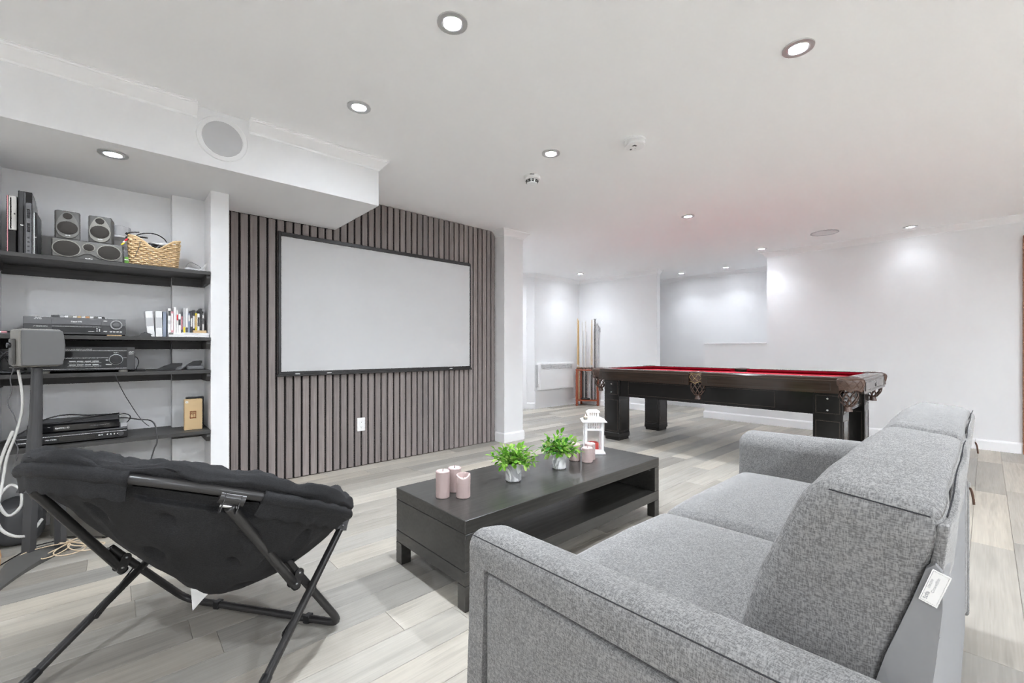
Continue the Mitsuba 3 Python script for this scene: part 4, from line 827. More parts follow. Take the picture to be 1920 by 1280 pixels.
for i, (mm, dx, dz) in enumerate((('red', 0, 0), ('white', -.006, -.010), ('yellow', -.014, -.024))):
    w_ = add('wire', tube(spline([(.075, 3.33, zc - .004), (.056, 3.312, zc - .006 + dz * .3), (.044 + dx, 3.297, zc - .022 + dz)], 8), .0022, 6), M('black'), True, t); add('plug', tube([(.046 + dx, 3.298, zc - .020 + dz), (.034 + dx, 3.294, zc - .034 + dz)], .0042, 8), M(mm), True, t, label=mm + ' plug')
t = thing('power_plug', 'black plug on a cable stub on the left basket rim', 'plug'); add('plug', tube([(.040, 3.335, zc + .020), (.064, 3.345, zc + .008)], .0068, 10), M('black'), True, t); add('wire', tube(spline([(.064, 3.345, zc + .008), (.080, 3.35, zc - .004), (.09, 3.36, zc - .03)], 6), .003, 8), M('black'), True, t)
t = thing('gadget', 'small grey rounded gadget with a white lead, right on the top shelf', 'gadget'); m = rbox((.308, 3.30, Z1), (.420, 3.365, Z1 + .020), .009, .02, 4); v = m.vertices.copy(); v[:, 2] -= np.clip((v[:, 0] - .345) / .07, 0, 1) * (v[:, 2] - Z1) * .55; m.vertices = v; add('body', m, M('light_grey'), True, t)
add('lead', tube(spline([(.312, 3.325, Z1 + .014), (.325, 3.33, Z1 + .045), (.350, 3.34, Z1 + .056), (.382, 3.34, Z1 + .040), (.395, 3.335, Z1 + .022)], 8), .0008, 6), M('charcoal'), True, t); add('lead', tube(spline([(.310, 3.305, Z1 + .006), (.335, 3.293, Z1 + .004), (.370, 3.292, Z1 + .004), (.395, 3.31, Z1 + .022), (.421, 3.33, Z1 + .060), (.418, 3.34, Z1 + .045), (.408, 3.345, Z1 + .022)], 8), .0020, 6), M('white'), True, t)

# video cassette recorder
t = thing('video_recorder', 'dark grey video recorder with a large round jog dial on the second shelf', 'video recorder')
vx0, vx1, vy, vz0, vz1 = -.351, .038, 3.300, Z2 + .006, Z2 + .094
add('body', box(vx0, vx1, vy, 3.58, vz0, vz1, .002), M('charcoal'), parent=t); add('upper_front', box(vx0, vx1, vy - .003, vy + .001, vz0 + .050, vz1, .001), M('grey'), parent=t)
add('tape_door', box(-.251, -.062, vy - .0055, vy - .002, vz0 + .052, vz0 + .080, .001), M('grey'), parent=t); add('window', box(-.250, -.062, vy - .0035, vy - .0005, vz0 + .012, vz0 + .040), M('gloss'), parent=t); add('ledge', box(-.250, -.062, vy - .006, vy - .002, vz0 + .0405, vz0 + .0425), M('light_grey'), parent=t)
d = add('jog_dial', lathe([(0, 0), (.025, 0), (.025, .006), (.021, .009), (.017, .009), (.016, .006), (.015, .011), (.010, .013), (0, .013)], 40, (-.001, vy, vz0 + .055), 'y'), M('grey'), 30, t); add('ring', lathe([(.0215, .0085), (.0245, .006), (.026, .006), (.0235, .010), (.0215, .0085)], 40, (-.001, vy, vz0 + .055), 'y'), M('light_grey'), 30, d)
add('lettering', cat_([front_text('JVC', .010, -.314, vy - .0032, vz0 + .076, .0006, True), front_text('Super VHS', .0075, -.180, vy - .0056, vz0 + .064, .0006, True, False, .82), front_text('HQ', .006, -.232, vy - .0036, vz0 + .016, .0006, True), front_text('Hi-Fi STEREO VIDEO', .0036, -.316, vy - .0005, vz0 + .038, .0006, True)]), M('white'), parent=t, label='white lettering')
add('lettering', front_text('J', .010, -.3225, vy - .0032, vz0 + .076, .0006, True), M('red'), parent=t, label='red stroke of the logo') if False else None
for bx_, bz_ in ((-.046, .071), (-.046, .014)): add('button', box(bx_ - .008, bx_ + .008, vy - .006, vy - .001, vz0 + bz_, vz0 + bz_ + .008, .002), M('light_grey'), parent=t)
add('button_row', cat_([box(-.028 + i * .0135, -.018 + i * .0135, vy - .002, vy + .0005, vz0 + .014, vz0 + .020) for i in range(4)]), M('offwhite'), parent=t)
add('digits', cat_([box(-.083, -.075, vy - .0042, vy - .0034, vz0 + .030, vz0 + .034), box(-.083, -.075, vy - .0042, vy - .0034, vz0 + .018, vz0 + .022), box(-.071, -.067, vy - .0042, vy - .0034, vz0 + .016, vz0 + .032), box(-.115, -.090, vy - .0042, vy - .0034, vz0 + .015, vz0 + .0175)]), M('offwhite'), parent=t)
add('foot', cat_([box(x, x + .03, y, y + .03, Z2, vz0) for x in (vx0 + .02, vx1 - .05) for y in (vy + .01, 3.53)]), M('black'), parent=t)
t = thing('disc_case', 'thin printed disc case lying flat on top of the video recorder', 'disc case'); add('case', box(-.258, -.050, 3.36, 3.50, vz1 + .0006, vz1 + .0150, .001), M('charcoal'), parent=t)
cols = ['light_grey', 'white', 'horn_light', 'paper', 'card', 'paper', 'copper', 'white', 'horn', 'offwhite']
for i, cq in enumerate(cols): add('spine_print', box(-.225 + i * .0165, -.210 + i * .0165, 3.3593, 3.3602, vz1 + .004, vz1 + .0135), M(cq), parent=t)
add('shim', box(-.040, .022, vy - .001, vy + .02, Z2, vz0 - .0004), M('card')); tag('shim', 'pale folded card wedged under the right foot of the video recorder', 'card')
t = thing('game_pad', 'little black gadget with a bent antenna, right of the video recorder', 'gadget'); m = trimesh.convex.convex_hull(np.array([(x, y, z) for x, z in ((.098, Z2), (.152, Z2), (.146, Z2 + .018), (.106, Z2 + .022)) for y in (3.31, 3.345)])); add('body', m, M('charcoal'), parent=t); add('antenna', tube([(.118, 3.32, Z2 + .020), (.120, 3.322, Z2 + .027), (.156, 3.318, Z2 + .012)], .0016, 6), M('black'), True, t)
# cases and discs at the right end of the second shelf
def slim_box(name, label, cat, x0_, x1_, h_, mt, lean=0.0, y0_=3.37, y1_=3.50, z=Z2, group=None, band=None):
    k = thing(name, label, cat, group); R_ = lambda m: rot(m, lean, (0, 1, 0), (x1_, 3.4, z)); add('case', R_(box(x0_, x1_, y0_, y1_, z, z + h_, .0012)), M(mt), parent=k)
    if band:
        for (bz0, bz1, bm) in band: add('spine_print', R_(box(x0_ + .0012, x1_ - .0012, y0_ - .0006, y0_ + .001, z + h_ * bz0, z + h_ * bz1)), M(bm), parent=k)
    return k
slim_box('storage_case', 'white slanted case, leftmost of the boxes at the right end of the second shelf', 'case', .136, .170, .153, 'white', -4.5, 3.36, 3.50, Z2 + .001, None, [(.42, .75, 'grille_grey')])
slim_box('storage_case', 'white upright case right beside the slanted one on the second shelf', 'case', .1745, .206, .157, 'white', -.8, 3.37, 3.50, Z2 + .0006, None, [(.35, .75, 'grille_grey')])
slim_box('storage_case', 'slim dark grey case between the white upright case and the row of discs', 'case', .2085, .2245, .155, 'blue_grey', 0, 3.37, 3.50)
k = thing('flat_box', 'flat white box lying under the row of discs on the second shelf', 'box'); add('lower_half', box(.230, .430, 3.292, 3.46, Z2, Z2 + .0135, .001), M('white'), parent=k); add('upper_half', box(.230, .430, 3.292, 3.46, Z2 + .0140, Z2 + .0275, .001), M('white'), parent=k); add('print', cat_([box(.232, .252, 3.2915, 3.2925, Z2 + .015, Z2 + .026)]), M('horn_light'), parent=k); add('grip', cat_([box(.305, .385, 3.2912, 3.2926, Z2 + a, Z2 + a + .002) for a in (.004, .020)]), M('grille_grey'), parent=k)
ZD = Z2 + .0280
specs = [('white', .147, [(.70, .90, 'charcoal'), (.35, .5, 'grille_grey')], 'white spine and dark label block'), ('pink', .130, [(.1, .9, 'paper')], 'pink spine with pale lettering'), ('white', .158, None, 'tall plain white spine'),
         ('paper', .138, [(.55, .8, 'red')], 'cream spine with a red patch'), ('white', .118, [(.4, .7, 'charcoal')], 'short white spine and dark lettering'), ('grey', .128, [(.15, .8, 'pink')], 'dark spine with pink print'), ('light_grey', .156, [(.0, .24, 'yellow')], 'tall grey spine and yellow foot'),
         ('white', .154, [(.02, .22, 'charcoal')], 'tall white spine and black foot'), ('blue_grey', .124, [(.6, .9, 'paper')], 'blue-grey spine'), ('charcoal', .132, [(.3, .7, 'paper')], 'charcoal spine with white lettering'), ('black', .144, [(.2, .75, 'offwhite')], 'black spine and long white label'),
         ('yellow', .126, [(.3, .9, 'card')], 'yellow spine'), ('white', .124, [(.35, .8, 'charcoal')], 'white spine and bold black lettering'), ('black', .156, None, 'tall plain black spine'), ('paper', .118, [(.5, .8, 'grey')], 'cream spine at the wall end')]
x = .2305
for i, (mt, hh, bd, lab) in enumerate(specs):
    w_ = (.0150, .0128, .0132, .0098, .0130, .0100, .0125, .0128, .0115, .0112, .0122, .0115, .0128, .0125, .0118)[i]
    slim_box('disc_case', 'upright disc case with a ' + lab + ' on the second shelf', 'disc case', x, x + w_ - .0008, hh, mt, 0, 3.352 + .004 * (i % 3), 3.47, ZD, 'upright disc cases on the second shelf', bd); x += w_
k = thing('box', 'pale carton with a row of dark symbols standing behind the disc cases', 'box'); add('body', box(.335, .425, 3.475, 3.50, ZD - .0275, ZD + .150, .001), M('offwhite'), parent=k); add('print', cat_([prism(Point(.350 + i * .017, ZD + .142).buffer(.004), 3.4742, 3.4752, 'y') for i in range(5)]), M('charcoal'), parent=k)
k = thing('ruler_stub', 'short wooden block lying on the flat white box before the disc cases', 'wooden block'); add('body', rbox((.352, 3.305, ZD), (.418, 3.340, ZD + .016), .003, .05, 2), M('card'), 30, k); add('end_grain', box(.3512, .3525, 3.308, 3.337, ZD + .003, ZD + .013), M('maple'), parent=k)
cable('cable', 'red and white tipped lead lying at the left end of the second shelf', [(-.46, 3.30, Z2 + .012), (-.42, 3.285, Z2 + .013), (-.39, 3.282, Z2 + .014), (-.36, 3.285, Z2 + .008)], .0045, 'black')
t = thing('audio_plug', 'white and pink plug end lying at the far left of the second shelf', 'plug'); add('plug', tube([(-.455, 3.262, Z2 + .010), (-.418, 3.262, Z2 + .010)], .0058, 10), M('white'), True, t); add('tip', tube([(-.4178, 3.262, Z2 + .010), (-.400, 3.262, Z2 + .010)], .0060, 10), M('pink'), True, t)

# receiver
t = thing('receiver', 'black stereo receiver with a big volume knob on the third shelf', 'receiver')
rx0, rx1, ry, rz0, rz1 = -.318, .078, 3.280, Z3 + .012, Z3 + .140
add('body', box(rx0, rx1, ry, 3.57, rz0, rz1, .002), M('charcoal'), parent=t); add('front', box(rx0 + .002, rx1 - .034, ry - .004, ry + .001, rz0 + .010, rz1 - .004, .001), M('black'), parent=t); add('display', box(-.30, rx1 - .036, ry - .0055, ry - .003, rz0 + .070, rz0 + .104), M('gloss'), parent=t)
for zt_ in (.106, .0665, .008): add('bright_line', box(rx0 + .002, rx1 - .036, ry - .0065, ry - .003, rz0 + zt_, rz0 + zt_ + .0022), M('light_grey'), parent=t)
kn = add('volume_knob', lathe([(0, 0), (.032, 0), (.032, .004), (.027, .005), (.026, .020), (.023, .022), (0, .022)], 44, (rx1 - .080, ry - .004, rz0 + .058), 'y'), M('black'), 30, t); add('ring', lathe([(.0265, .006), (.0285, .0055), (.0285, .009), (.0262, .012), (.0265, .006)], 44, (rx1 - .080, ry - .004, rz0 + .058), 'y'), M('grille_grey'), 30, kn)
for zt_ in (.046, .027):
    for i in range(4): add('button', prism([(-.186 + i * .0295, rz0 + zt_), (-.160 + i * .0295, rz0 + zt_), (-.161 + i * .0295, rz0 + zt_ + .007), (-.185 + i * .0295, rz0 + zt_ + .007)], ry - .009, ry - .003, 'y'), M('light_grey'), parent=t)
    add('button_line', box(-.192, -.062, ry - .0048, ry - .0036, rz0 + zt_ - .005, rz0 + zt_ - .0035), M('grille_grey'), parent=t)
for zt_ in (.052, .028): add('button', box(-.044, -.018, ry - .008, ry - .003, rz0 + zt_, rz0 + zt_ + .006, .001), M('light_grey'), parent=t)
add('lettering', cat_([front_text('JVC', .009, rx1 - .028, ry - .001, rz0 + .094, .0008, True), front_text('RECEIVER', .0038, rx1 - .028, ry - .001, rz0 + .086, .0008, True, False, .8), front_text('DIGITAL AUDIO/VIDEO CONTROL RECEIVER', .0034, -.200, ry - .0045, rz0 + .113, .0006), front_text('VOLUME', .0036, rx1 - .092, ry - .006, rz0 + .094, .0006, True)]), M('white'), parent=t, label='small white lettering')
for x_ in (rx0 + .04, rx1 - .05): add('foot', lathe([(0, 0), (.020, 0), (.022, .0118), (0, .0118)], 24, (x_, ry + .022, Z3)), M('horn_light'), 30, t)
add('foot', cat_([lathe([(0, 0), (.020, 0), (.022, .0118), (0, .0118)], 24, (x_, 3.53, Z3)) for x_ in (rx0 + .04, rx1 - .04)]), M('black'), 30, t)
cable('cable', 'thin black wire looping out behind the right side of the receiver', [(.072, 3.45, Z3 + .075), (.088, 3.44, Z3 + .080), (.098, 3.42, Z3 + .050), (.085, 3.39, Z3 + .012), (.072, 3.31, Z3 + .008)], .0020, 'black')
k = thing('remote', 'small black puck-shaped remote against the right side of the receiver', 'remote control'); add('body', rbox((.082, 3.30, Z3), (.125, 3.36, Z3 + .012), .005, .05, 3), M('black'), 40, k); add('button', lathe([(0, 0), (.006, 0), (.005, .001), (0, .0015)], 16, (.103, 3.33, Z3 + .012)), M('charcoal'), 30, k)
def glasses(x0_, x1_, y, lab, hh):
    k = thing('viewing_glasses', lab, 'glasses'); L_ = x1_ - x0_
    pr = Polygon([(x0_, Z3 + .001), (x0_ + .30 * L_, Z3 + hh * .55), (x0_ + .62 * L_, Z3 + hh * .95), (x1_, Z3 + hh), (x1_, Z3 + hh * .72), (x0_ + .80 * L_, Z3 + hh * .35), (x0_ + .72 * L_, Z3 + .001)])
    add('frame', prism(pr, y, y + .05, 'y'), M('black'), parent=k); add('lens', prism([(x0_ + .74 * L_, Z3 + .002), (x1_ - .004, Z3 + .002), (x1_ - .004, Z3 + hh * .65), (x0_ + .83 * L_, Z3 + hh * .33)], y + .01, y + .014, 'y'), M('grey'), parent=k); return k
glasses(.170, .300, 3.34, 'black wedge-shaped viewing glasses, left of the pair on the third shelf', .042); glasses(.300, .405, 3.385, 'black wedge-shaped viewing glasses, right of the pair on the third shelf, by the wall', .056)
k = thing('remote', 'grey curved remote with buttons lying in front of the right viewing glasses', 'remote control'); m = rbox((.318, 3.30, Z3), (.405, 3.335, Z3 + .026), .010, .02, 4); add('body', m, M('grey'), 40, k); add('keypad', cat_([lathe([(0, 0), (.0035, 0), (.003, .001), (0, .001)], 10, (.375 + .008 * a, 3.310 + .008 * b, Z3 + .026)) for a in range(3) for b in range(3)]), M('black'), parent=k)
for i, pts in enumerate(([(-.455, 3.33, Z3 + .006), (-.44, 3.31, Z3 + .06), (-.40, 3.30, Z3 + .115), (-.36, 3.32, Z3 + .06), (-.345, 3.34, Z3 + .02)], [(-.45, 3.29, Z3 + .10), (-.43, 3.285, Z3 + .03), (-.395, 3.29, Z3 + .008), (-.36, 3.28, Z3 + .025), (-.335, 3.285, Z3 + .07), (-.335, 3.32, Z3 + .10)],
                       [(-.46, 3.35, Z3 + .14), (-.42, 3.34, Z3 + .10), (-.38, 3.33, Z3 + .008), (-.35, 3.30, Z3 + .012), (-.42, 3.28, Z3 + .012), (-.455, 3.30, Z3 + .03)], [(-.43, 3.30, Z3 + .07), (-.405, 3.29, Z3 + .095), (-.37, 3.295, Z3 + .085), (-.355, 3.31, Z3 + .04), (-.385, 3.32, Z3 + .01), (-.43, 3.33, Z3 + .02)])):
    cable('cable', ('black cable arched highest in the third-shelf tangle', 'charcoal cable at the front of the third-shelf tangle', 'thick cable running low through the third-shelf tangle', 'short cable loop inside the third-shelf tangle')[i], pts, .0045, 'black' if i % 2 else 'charcoal', 10, 'cable', 'tangled black cables left of the receiver')

# players on the lowest shelf
t = thing('disc_player', 'black disc player with a silver front line, lower of the stacked pair', 'disc player')
add('body', box(-.372, .046, 3.292, 3.56, Z4 + .006, Z4 + .058, .002), M('black'), parent=t); add('tray', box(-.225, -.085, 3.288, 3.293, Z4 + .014, Z4 + .038, .001), M('gloss'), parent=t); add('front_line', box(-.372, .042, 3.2895, 3.2925, Z4 + .042, Z4 + .0445), M('light_grey'), parent=t); add('silver_end', box(-.369, -.315, 3.289, 3.2925, Z4 + .020, Z4 + .024), M('grille_grey'), parent=t)
dl_ = add('dial', lathe([(0, 0), (.013, 0), (.012, .006), (0, .007)], 28, (.018, 3.292, Z4 + .027), 'y'), M('charcoal'), 30, t)
add('lettering', cat_([front_text('DVD VIDEO', .0055, -.275, 3.2915, Z4 + .024, .0008, True), front_text('DivX', .0065, -.075, 3.2915, Z4 + .026, .0008, True)] + [box(-.040 + i * .014, -.035 + i * .014, 3.2908, 3.2922, Z4 + .026, Z4 + .032) for i in range(4)]), M('white'), parent=t, label='white lettering')
add('foot', cat_([box(x_, x_ + .03, y_, y_ + .03, Z4, Z4 + .0062) for x_ in (-.35, .0) for y_ in (3.31, 3.52)]), M('black'), parent=t)
t = thing('satellite_box', 'black satellite box with a sloped top, upper of the stacked pair', 'satellite box')
add('body', prism([(3.325, Z4 + .0585), (3.318, Z4 + .066), (3.318, Z4 + .096), (3.330, Z4 + .104), (3.50, Z4 + .112), (3.53, Z4 + .098), (3.53, Z4 + .0585)], -.340, .012, 'x'), M('gloss'), parent=t); add('top_cover', prism([(3.333, Z4 + .1045), (3.50, Z4 + .1125), (3.50, Z4 + .115), (3.333, Z4 + .107)], -.335, .006, 'x'), M('charcoal'), parent=t)
add('lettering', cat_([front_text('Bell', .0075, -.240, 3.3175, Z4 + .078, .0006, True), front_text('9241 HD', .0075, -.222, 3.3175, Z4 + .078, .0006, True, False, .8), front_text('PVR', .004, -.268, 3.3175, Z4 + .088, .0006)] + [box(-.105 + i * .008, -.102 + i * .008, 3.3172, 3.3182, Z4 + .082, Z4 + .0835) for i in range(10)]), M('white'), parent=t, label='white lettering')
k = thing('small_box', 'pale grey little box on the lower player beside the satellite box', 'box'); add('body', box(.016, .044, 3.33, 3.40, Z4 + .0585, Z4 + .080, .001), M('light_grey'), parent=k)
k = thing('cardboard_box', 'tan cardboard box with a brown square print standing on the lowest shelf', 'box'); add('body', box(.309, .400, 3.335, 3.375, Z4, Z4 + .190, .0015), M('card'), parent=k)
add('print', cat_([box(.336, .368, 3.3343, 3.3352, Z4 + .070, Z4 + .116)]), M('card_print'), parent=k, label='brown square print'); add('lettering', cat_([front_text('AGIC', .0080, .352, 3.3341, Z4 + .102, .0005, True, True, .92)] + [box(.340, .351, 3.3336, 3.3343, Z4 + .078, Z4 + .097), box(.354, .364, 3.3336, 3.3343, Z4 + .079, Z4 + .084), box(.354, .364, 3.3336, 3.3343, Z4 + .087, Z4 + .097)]), M('card'), parent=k)
add('sticker', prism(Point(.321, Z4 + .174).buffer(.0075), 3.3342, 3.3352, 'y'), M('paper'), parent=k); add('sticker_mark', box(.317, .325, 3.3337, 3.3343, Z4 + .1725, Z4 + .1755), M('grey'), parent=k)
k = thing('book', 'black book standing behind the tan cardboard box on the lowest shelf', 'book'); add('cover', box(.322, .414, 3.380, 3.420, Z4, Z4 + .199, .001), M('black'), parent=k); add('pages', box(.324, .412, 3.383, 3.417, Z4 + .1985, Z4 + .2), M('grey'), parent=k)
cable('cable', 'black cable looping over the satellite box on the lowest shelf', [(-.46, 3.28, Z4 + .03), (-.38, 3.29, Z4 + .06), (-.28, 3.33, Z4 + .130), (-.20, 3.36, Z4 + .146), (-.12, 3.38, Z4 + .134), (-.03, 3.42, Z4 + .126), (.01, 3.46, Z4 + .124)], .0034, 'black')
cable('cable', 'second black cable running low across the front of the satellite box top', [(-.30, 3.325, Z4 + .108), (-.22, 3.340, Z4 + .1105), (-.13, 3.38, Z4 + .118), (-.05, 3.44, Z4 + .1205), (.012, 3.47, Z4 + .120)], .0028, 'black')
cable('cable', 'thick black cord curving right from the players and hanging off the lowest shelf', [(.012, 3.42, Z4 + .100), (.04, 3.40, Z4 + .100), (.10, 3.36, Z4 + .088), (.145, 3.30, Z4 + .085), (.165, 3.250, Z4 + .060), (.172, 3.235, Z4 + .01), (.172, 3.232, Z4 - .04), (.160, 3.235, Z4 - .075), (.14, 3.25, Z4 - .16)], .0036, 'charcoal')
cable('cable', 'small black cable loop behind the right end of the satellite box', [(.012, 3.43, Z4 + .118), (.035, 3.43, Z4 + .122), (.060, 3.43, Z4 + .104), (.052, 3.43, Z4 + .078), (.036, 3.43, Z4 + .062)], .0026, 'black')
cable('cable', 'thin dark wire running slantwise from the third shelf down to the players', [(-.005, 3.236, Z3 + .0005), (.002, 3.238, Z3 - .04), (.030, 3.26, Z3 - .12), (.065, 3.30, Z3 - .20), (.095, 3.31, Z3 - .262), (.120, 3.29, Z3 - .30), (.140, 3.28, Z3 - .32)], .0020, 'charcoal')

# ------------------------------------------------------------------ speaker on its stand, boxes and cords on the floor at the left
t = thing('speaker_stand', 'dark grey speaker stand with a curved base, before the shelves', 'speaker stand')
ps = np.array([-.2934, 3.06, 0]); RT = np.array([FW[1], -FW[0], 0]); FD = np.array([FW[0], FW[1], 0])
def pole(o, w_, z0, z1, x1o=0.0, dd=.014):
    a = [o + RT * sx * w_ / 2 + FD * sy * dd for sx in (-1, 1) for sy in (-1, 1)]; b = [q + RT * x1o for q in a]
    return trimesh.convex.convex_hull(np.array([q + EZ * z0 for q in a] + [q + EZ * z1 for q in b]))
p1, p2 = ps + np.array([0, 0, 0]), ps + RT * .052 + FD * .075
add('pole', cat_([pole(p1 - RT * .022, .040, .030, .50, .022), tube([p1 - RT * .004 + FD * .004 + EZ * .47, p1 + RT * .010 + FD * .004 + EZ * .70, p1 + RT * .014 + FD * .004 + EZ * .914], [.028, .0225, .019], 18)]), M('charcoal'), parent=t)
add('rear_pole', pole(p2, .032, .030, .46, -.002), M('charcoal'), parent=t)
pts = [(-.395, 2.70), (-.348, 2.90), (-.312, 3.02), (-.268, 3.085), (-.205, 3.118), (-.130, 3.108)]
C = spline([(x_, y_, 0) for x_, y_ in pts], 10); V = []; n_ = len(C)
tn = np.gradient(C, axis=0); tn /= np.linalg.norm(tn, axis=1, keepdims=True); sd = np.cross(tn, EZ)
for i in range(n_):
    f = i / (n_ - 1); w_ = .016 + .052 * math.sin(f * PI) ** 1.5; hgt = .012 + .030 * math.sin(f * PI) ** 1.2
    for s, zf in ((-1, 0), (-1, .55), (-.55, 1), (.55, 1), (1, .55), (1, 0)): V.append(C[i] + sd[i] * s * w_ + EZ * hgt * zf)
F = []
for i in range(n_ - 1):
    for j in range(6):
        a, b = i * 6 + j, i * 6 + (j + 1) % 6; F += [(a, b, b + 6), (a, b + 6, a + 6)]
F += [(0, k, k + 1) for k in range(1, 5)] + [((n_ - 1) * 6, (n_ - 1) * 6 + k + 1, (n_ - 1) * 6 + k) for k in range(1, 5)]
m = trimesh.Trimesh(np.array(V), F, process=False); m.fix_normals(); add('base', m, M('cabinet'), 35, t)
t = thing('speaker', 'grey cloth-fronted cube speaker on the tall stand at the left edge', 'speaker')
sp = ps + RT * .018 + FD * .005 + EZ * .922; TW = 64
def SPm(m): return place(rotz(m, TW), sp, RT, FD, EZ)
def side_bulge(m): v = m.vertices.copy(); v[:, 0] += np.where(v[:, 0] > .03, .010 * np.sin(np.clip(v[:, 2] / .178, 0, 1) * PI) - .004, 0); m.vertices = v; return m
add('cabinet', SPm(side_bulge(rbox((-.074, -.050, 0), (.074, .075, .178), .015, .04, 4))), M('shell'), 40, t)
add('grille', SPm(side_bulge(rbox((-.071, -.064, .004), (.071, -.044, .172), .009, .03, 4))), M('cloth'), 40, t, label='grey cloth front')
add('bracket', SPm(cat_([box(-.088, -.0755, -.012, .030, .010, .130, .003), box(-.088, .02, -.006, .024, -.006, -.0005, .002)])), M('cabinet'), parent=t)
add('thumb_screw', SPm(lathe([(0, 0), (.012, 0), (.012, .010), (.004, .012), (0, .012)], 12, (-.088, .010, .100), '-x')), M('black'), 30, t)
t = thing('subwoofer', 'olive-black subwoofer box on the floor behind the speaker stand, below the shelves', 'speaker')
o = np.array([-.262, 3.342, 0]); bx = rbox((0, 0, .012), (.30, .14, .40), .006, .2, 2); add('cabinet', place(bx, o, RT, FD, EZ), M('olive'), 40, t); add('foot', cat_([place(lathe([(0, 0), (.014, 0), (.014, .012), (0, .012)], 16, (a, b, 0)), o, RT, FD, EZ) for a in (.03, .27) for b in (.03, .11)]), M('black'), parent=t)
t = thing('storage_bag', 'slack dark grey bag on the floor behind the speaker stand', 'bag')
m = rbox((-.455, 3.30, .001), (-.285, 3.56, .22), .06, .03, 5); v = m.vertices.copy(); q = meshkit.fbm(v * 14, 3) - .5; k_ = np.clip(v[:, 2] / .12, 0, 1); v[:, 0] += .03 * q * k_; v[:, 2] += .05 * (meshkit.fbm(v * 9 + 3, 3) - .5) * k_; m.vertices = v; add('body', m, M('charcoal'), True, t)
def ground(x, y): return np.array([x, y])
cable('hose', 'thick white cable looping in a coil by the foot of the speaker stand', [(-.36, 3.09, .62), (-.395, 3.10, .50), (-.408, 3.10, .40), (-.405, 3.08, .30), (-.375, 3.09, .225), (-.335, 3.08, .260), (-.335, 3.08, .335), (-.37, 3.09, .365), (-.405, 3.07, .31), (-.40, 3.05, .20), (-.36, 3.05, .14), (-.31, 3.08, .12), (-.27, 3.13, .17)], .0065, 'hose', 12)
cable('cable', 'white cable hanging down from the cube speaker along the stand', [(-.345, 3.10, .905), (-.338, 3.09, .86), (-.330, 3.085, .78), (-.333, 3.09, .70), (-.352, 3.09, .60), (-.378, 3.09, .50), (-.390, 3.085, .40), (-.40, 3.06, .30)], .0055, 'hose', 12)
cable('cable', 'thin grey wire hanging wavily in front of the shelves at the left edge', [(-.375, 3.235, 1.080), (-.378, 3.225, 1.04), (-.372, 3.22, 1.00), (-.384, 3.22, .955), (-.374, 3.22, .91), (-.384, 3.22, .86), (-.380, 3.22, .80), (-.392, 3.22, .74), (-.372, 3.22, .68), (-.362, 3.22, .62), (-.368, 3.20, .56), (-.356, 3.19, .52), (-.36, 3.18, .46)], .0024, 'grey', 10)
cable('cable', 'thin black wire lying on the floor behind the stand base', [(-.42, 3.02, .006), (-.36, 3.14, .010), (-.31, 3.20, .02), (-.24, 3.25, .012)], .0028, 'black')
t = thing('speaker_wire', 'tan speaker wire tied in loose loops on the floor right of the stand base', 'wire')
kx, ky = -.170, 3.04; g2 = np.random.default_rng(4)
for i, (an, L_, wd, hh) in enumerate(((2.3, .085, .018, .045), (-2.4, .105, .028, .012), (-.55, .125, .035, .016), (-1.3, .085, .055, .014), (-.25, .14, .022, .022), (.5, .06, .02, .05))):
    d = np.array([math.cos(an - .2), math.sin(an - .2), 0]); s = np.array([-d[1], d[0], 0]); ctr = np.array([kx, ky, .055])
    lp = [ctr + d * L_ * (1 - math.cos(a)) / 2 + s * wd * math.sin(a) + EZ * ((hh - .045) * math.sin(a / 2) ** .8) for a in np.linspace(0, 2 * PI, 14)]
    add('loop', tube(spline(lp, 5), .0028, 7), M('cord'), True, t)
add('knot', tube(spline([(kx - .012, ky + .008, .058), (kx, ky - .010, .064), (kx + .012, ky + .008, .060), (kx - .004, ky + .012, .052), (kx - .010, ky - .006, .060)], 6), .0034, 7), M('cord'), True, t)
add('tail', tube(spline([(kx, ky, .055), (-.26, 3.07, .048), (-.33, 3.05, .040), (-.38, 2.96, .008), (-.42, 2.92, .006)], 8), .0026, 7), M('cord'), True, t)
t = thing('cord_bundle', 'copper-orange coiled cord hanging in a bundle at the left edge of the floor', 'cord')
for i in range(9):
    pts = [(-.415 + .030 * math.cos(a) + .004 * g2.normal() , 2.93 + .030 * math.cos(a + .5) + .006 * g2.normal(), .080 + .068 * math.sin(a) + .003 * g2.normal()) for a in np.linspace(0, 2 * PI, 12)[:-1]]
    add('coil', tube(spline(pts, 5, True), .0026, 6, True), M('copper' if i % 3 else 'cord'), True, t)

# ------------------------------------------------------------------ heater and cue rack
t = thing('wall_heater', 'white wall-mounted panel heater with a louvred top grille beside the cue rack', 'heater')
hx0, hx1, hz0, hz1 = 5.285, 6.205, .312, .778; HY = PY - .075
add('casing', rbox((hx0, HY, hz0), (hx1, PY - .012, hz1), .008, .3, 2), M('white'), 40, t); add('front_panel', box(hx0 + .03, hx1 - .03, HY - .004, HY, hz0 + .02, hz1 - .125, .002), M('white'), parent=t)
add('grille_recess', box(hx0 + .055, hx1 - .055, HY - .0012, HY + .003, hz1 - .105, hz1 - .022), M('grey'), parent=t)
for i in range(6): add('louvre', box(hx0 + .055, hx1 - .055, HY - .008, HY - .001, hz1 - .100 + i * .0137, hz1 - .092 + i * .0137, .001), M('white'), parent=t)
add('grille_bars', cat_([box(hx0 + .055 + i * .09, hx0 + .058 + i * .09, HY - .007, HY - .001, hz1 - .105, hz1 - .022) for i in range(1, 9)]), M('white'), parent=t)
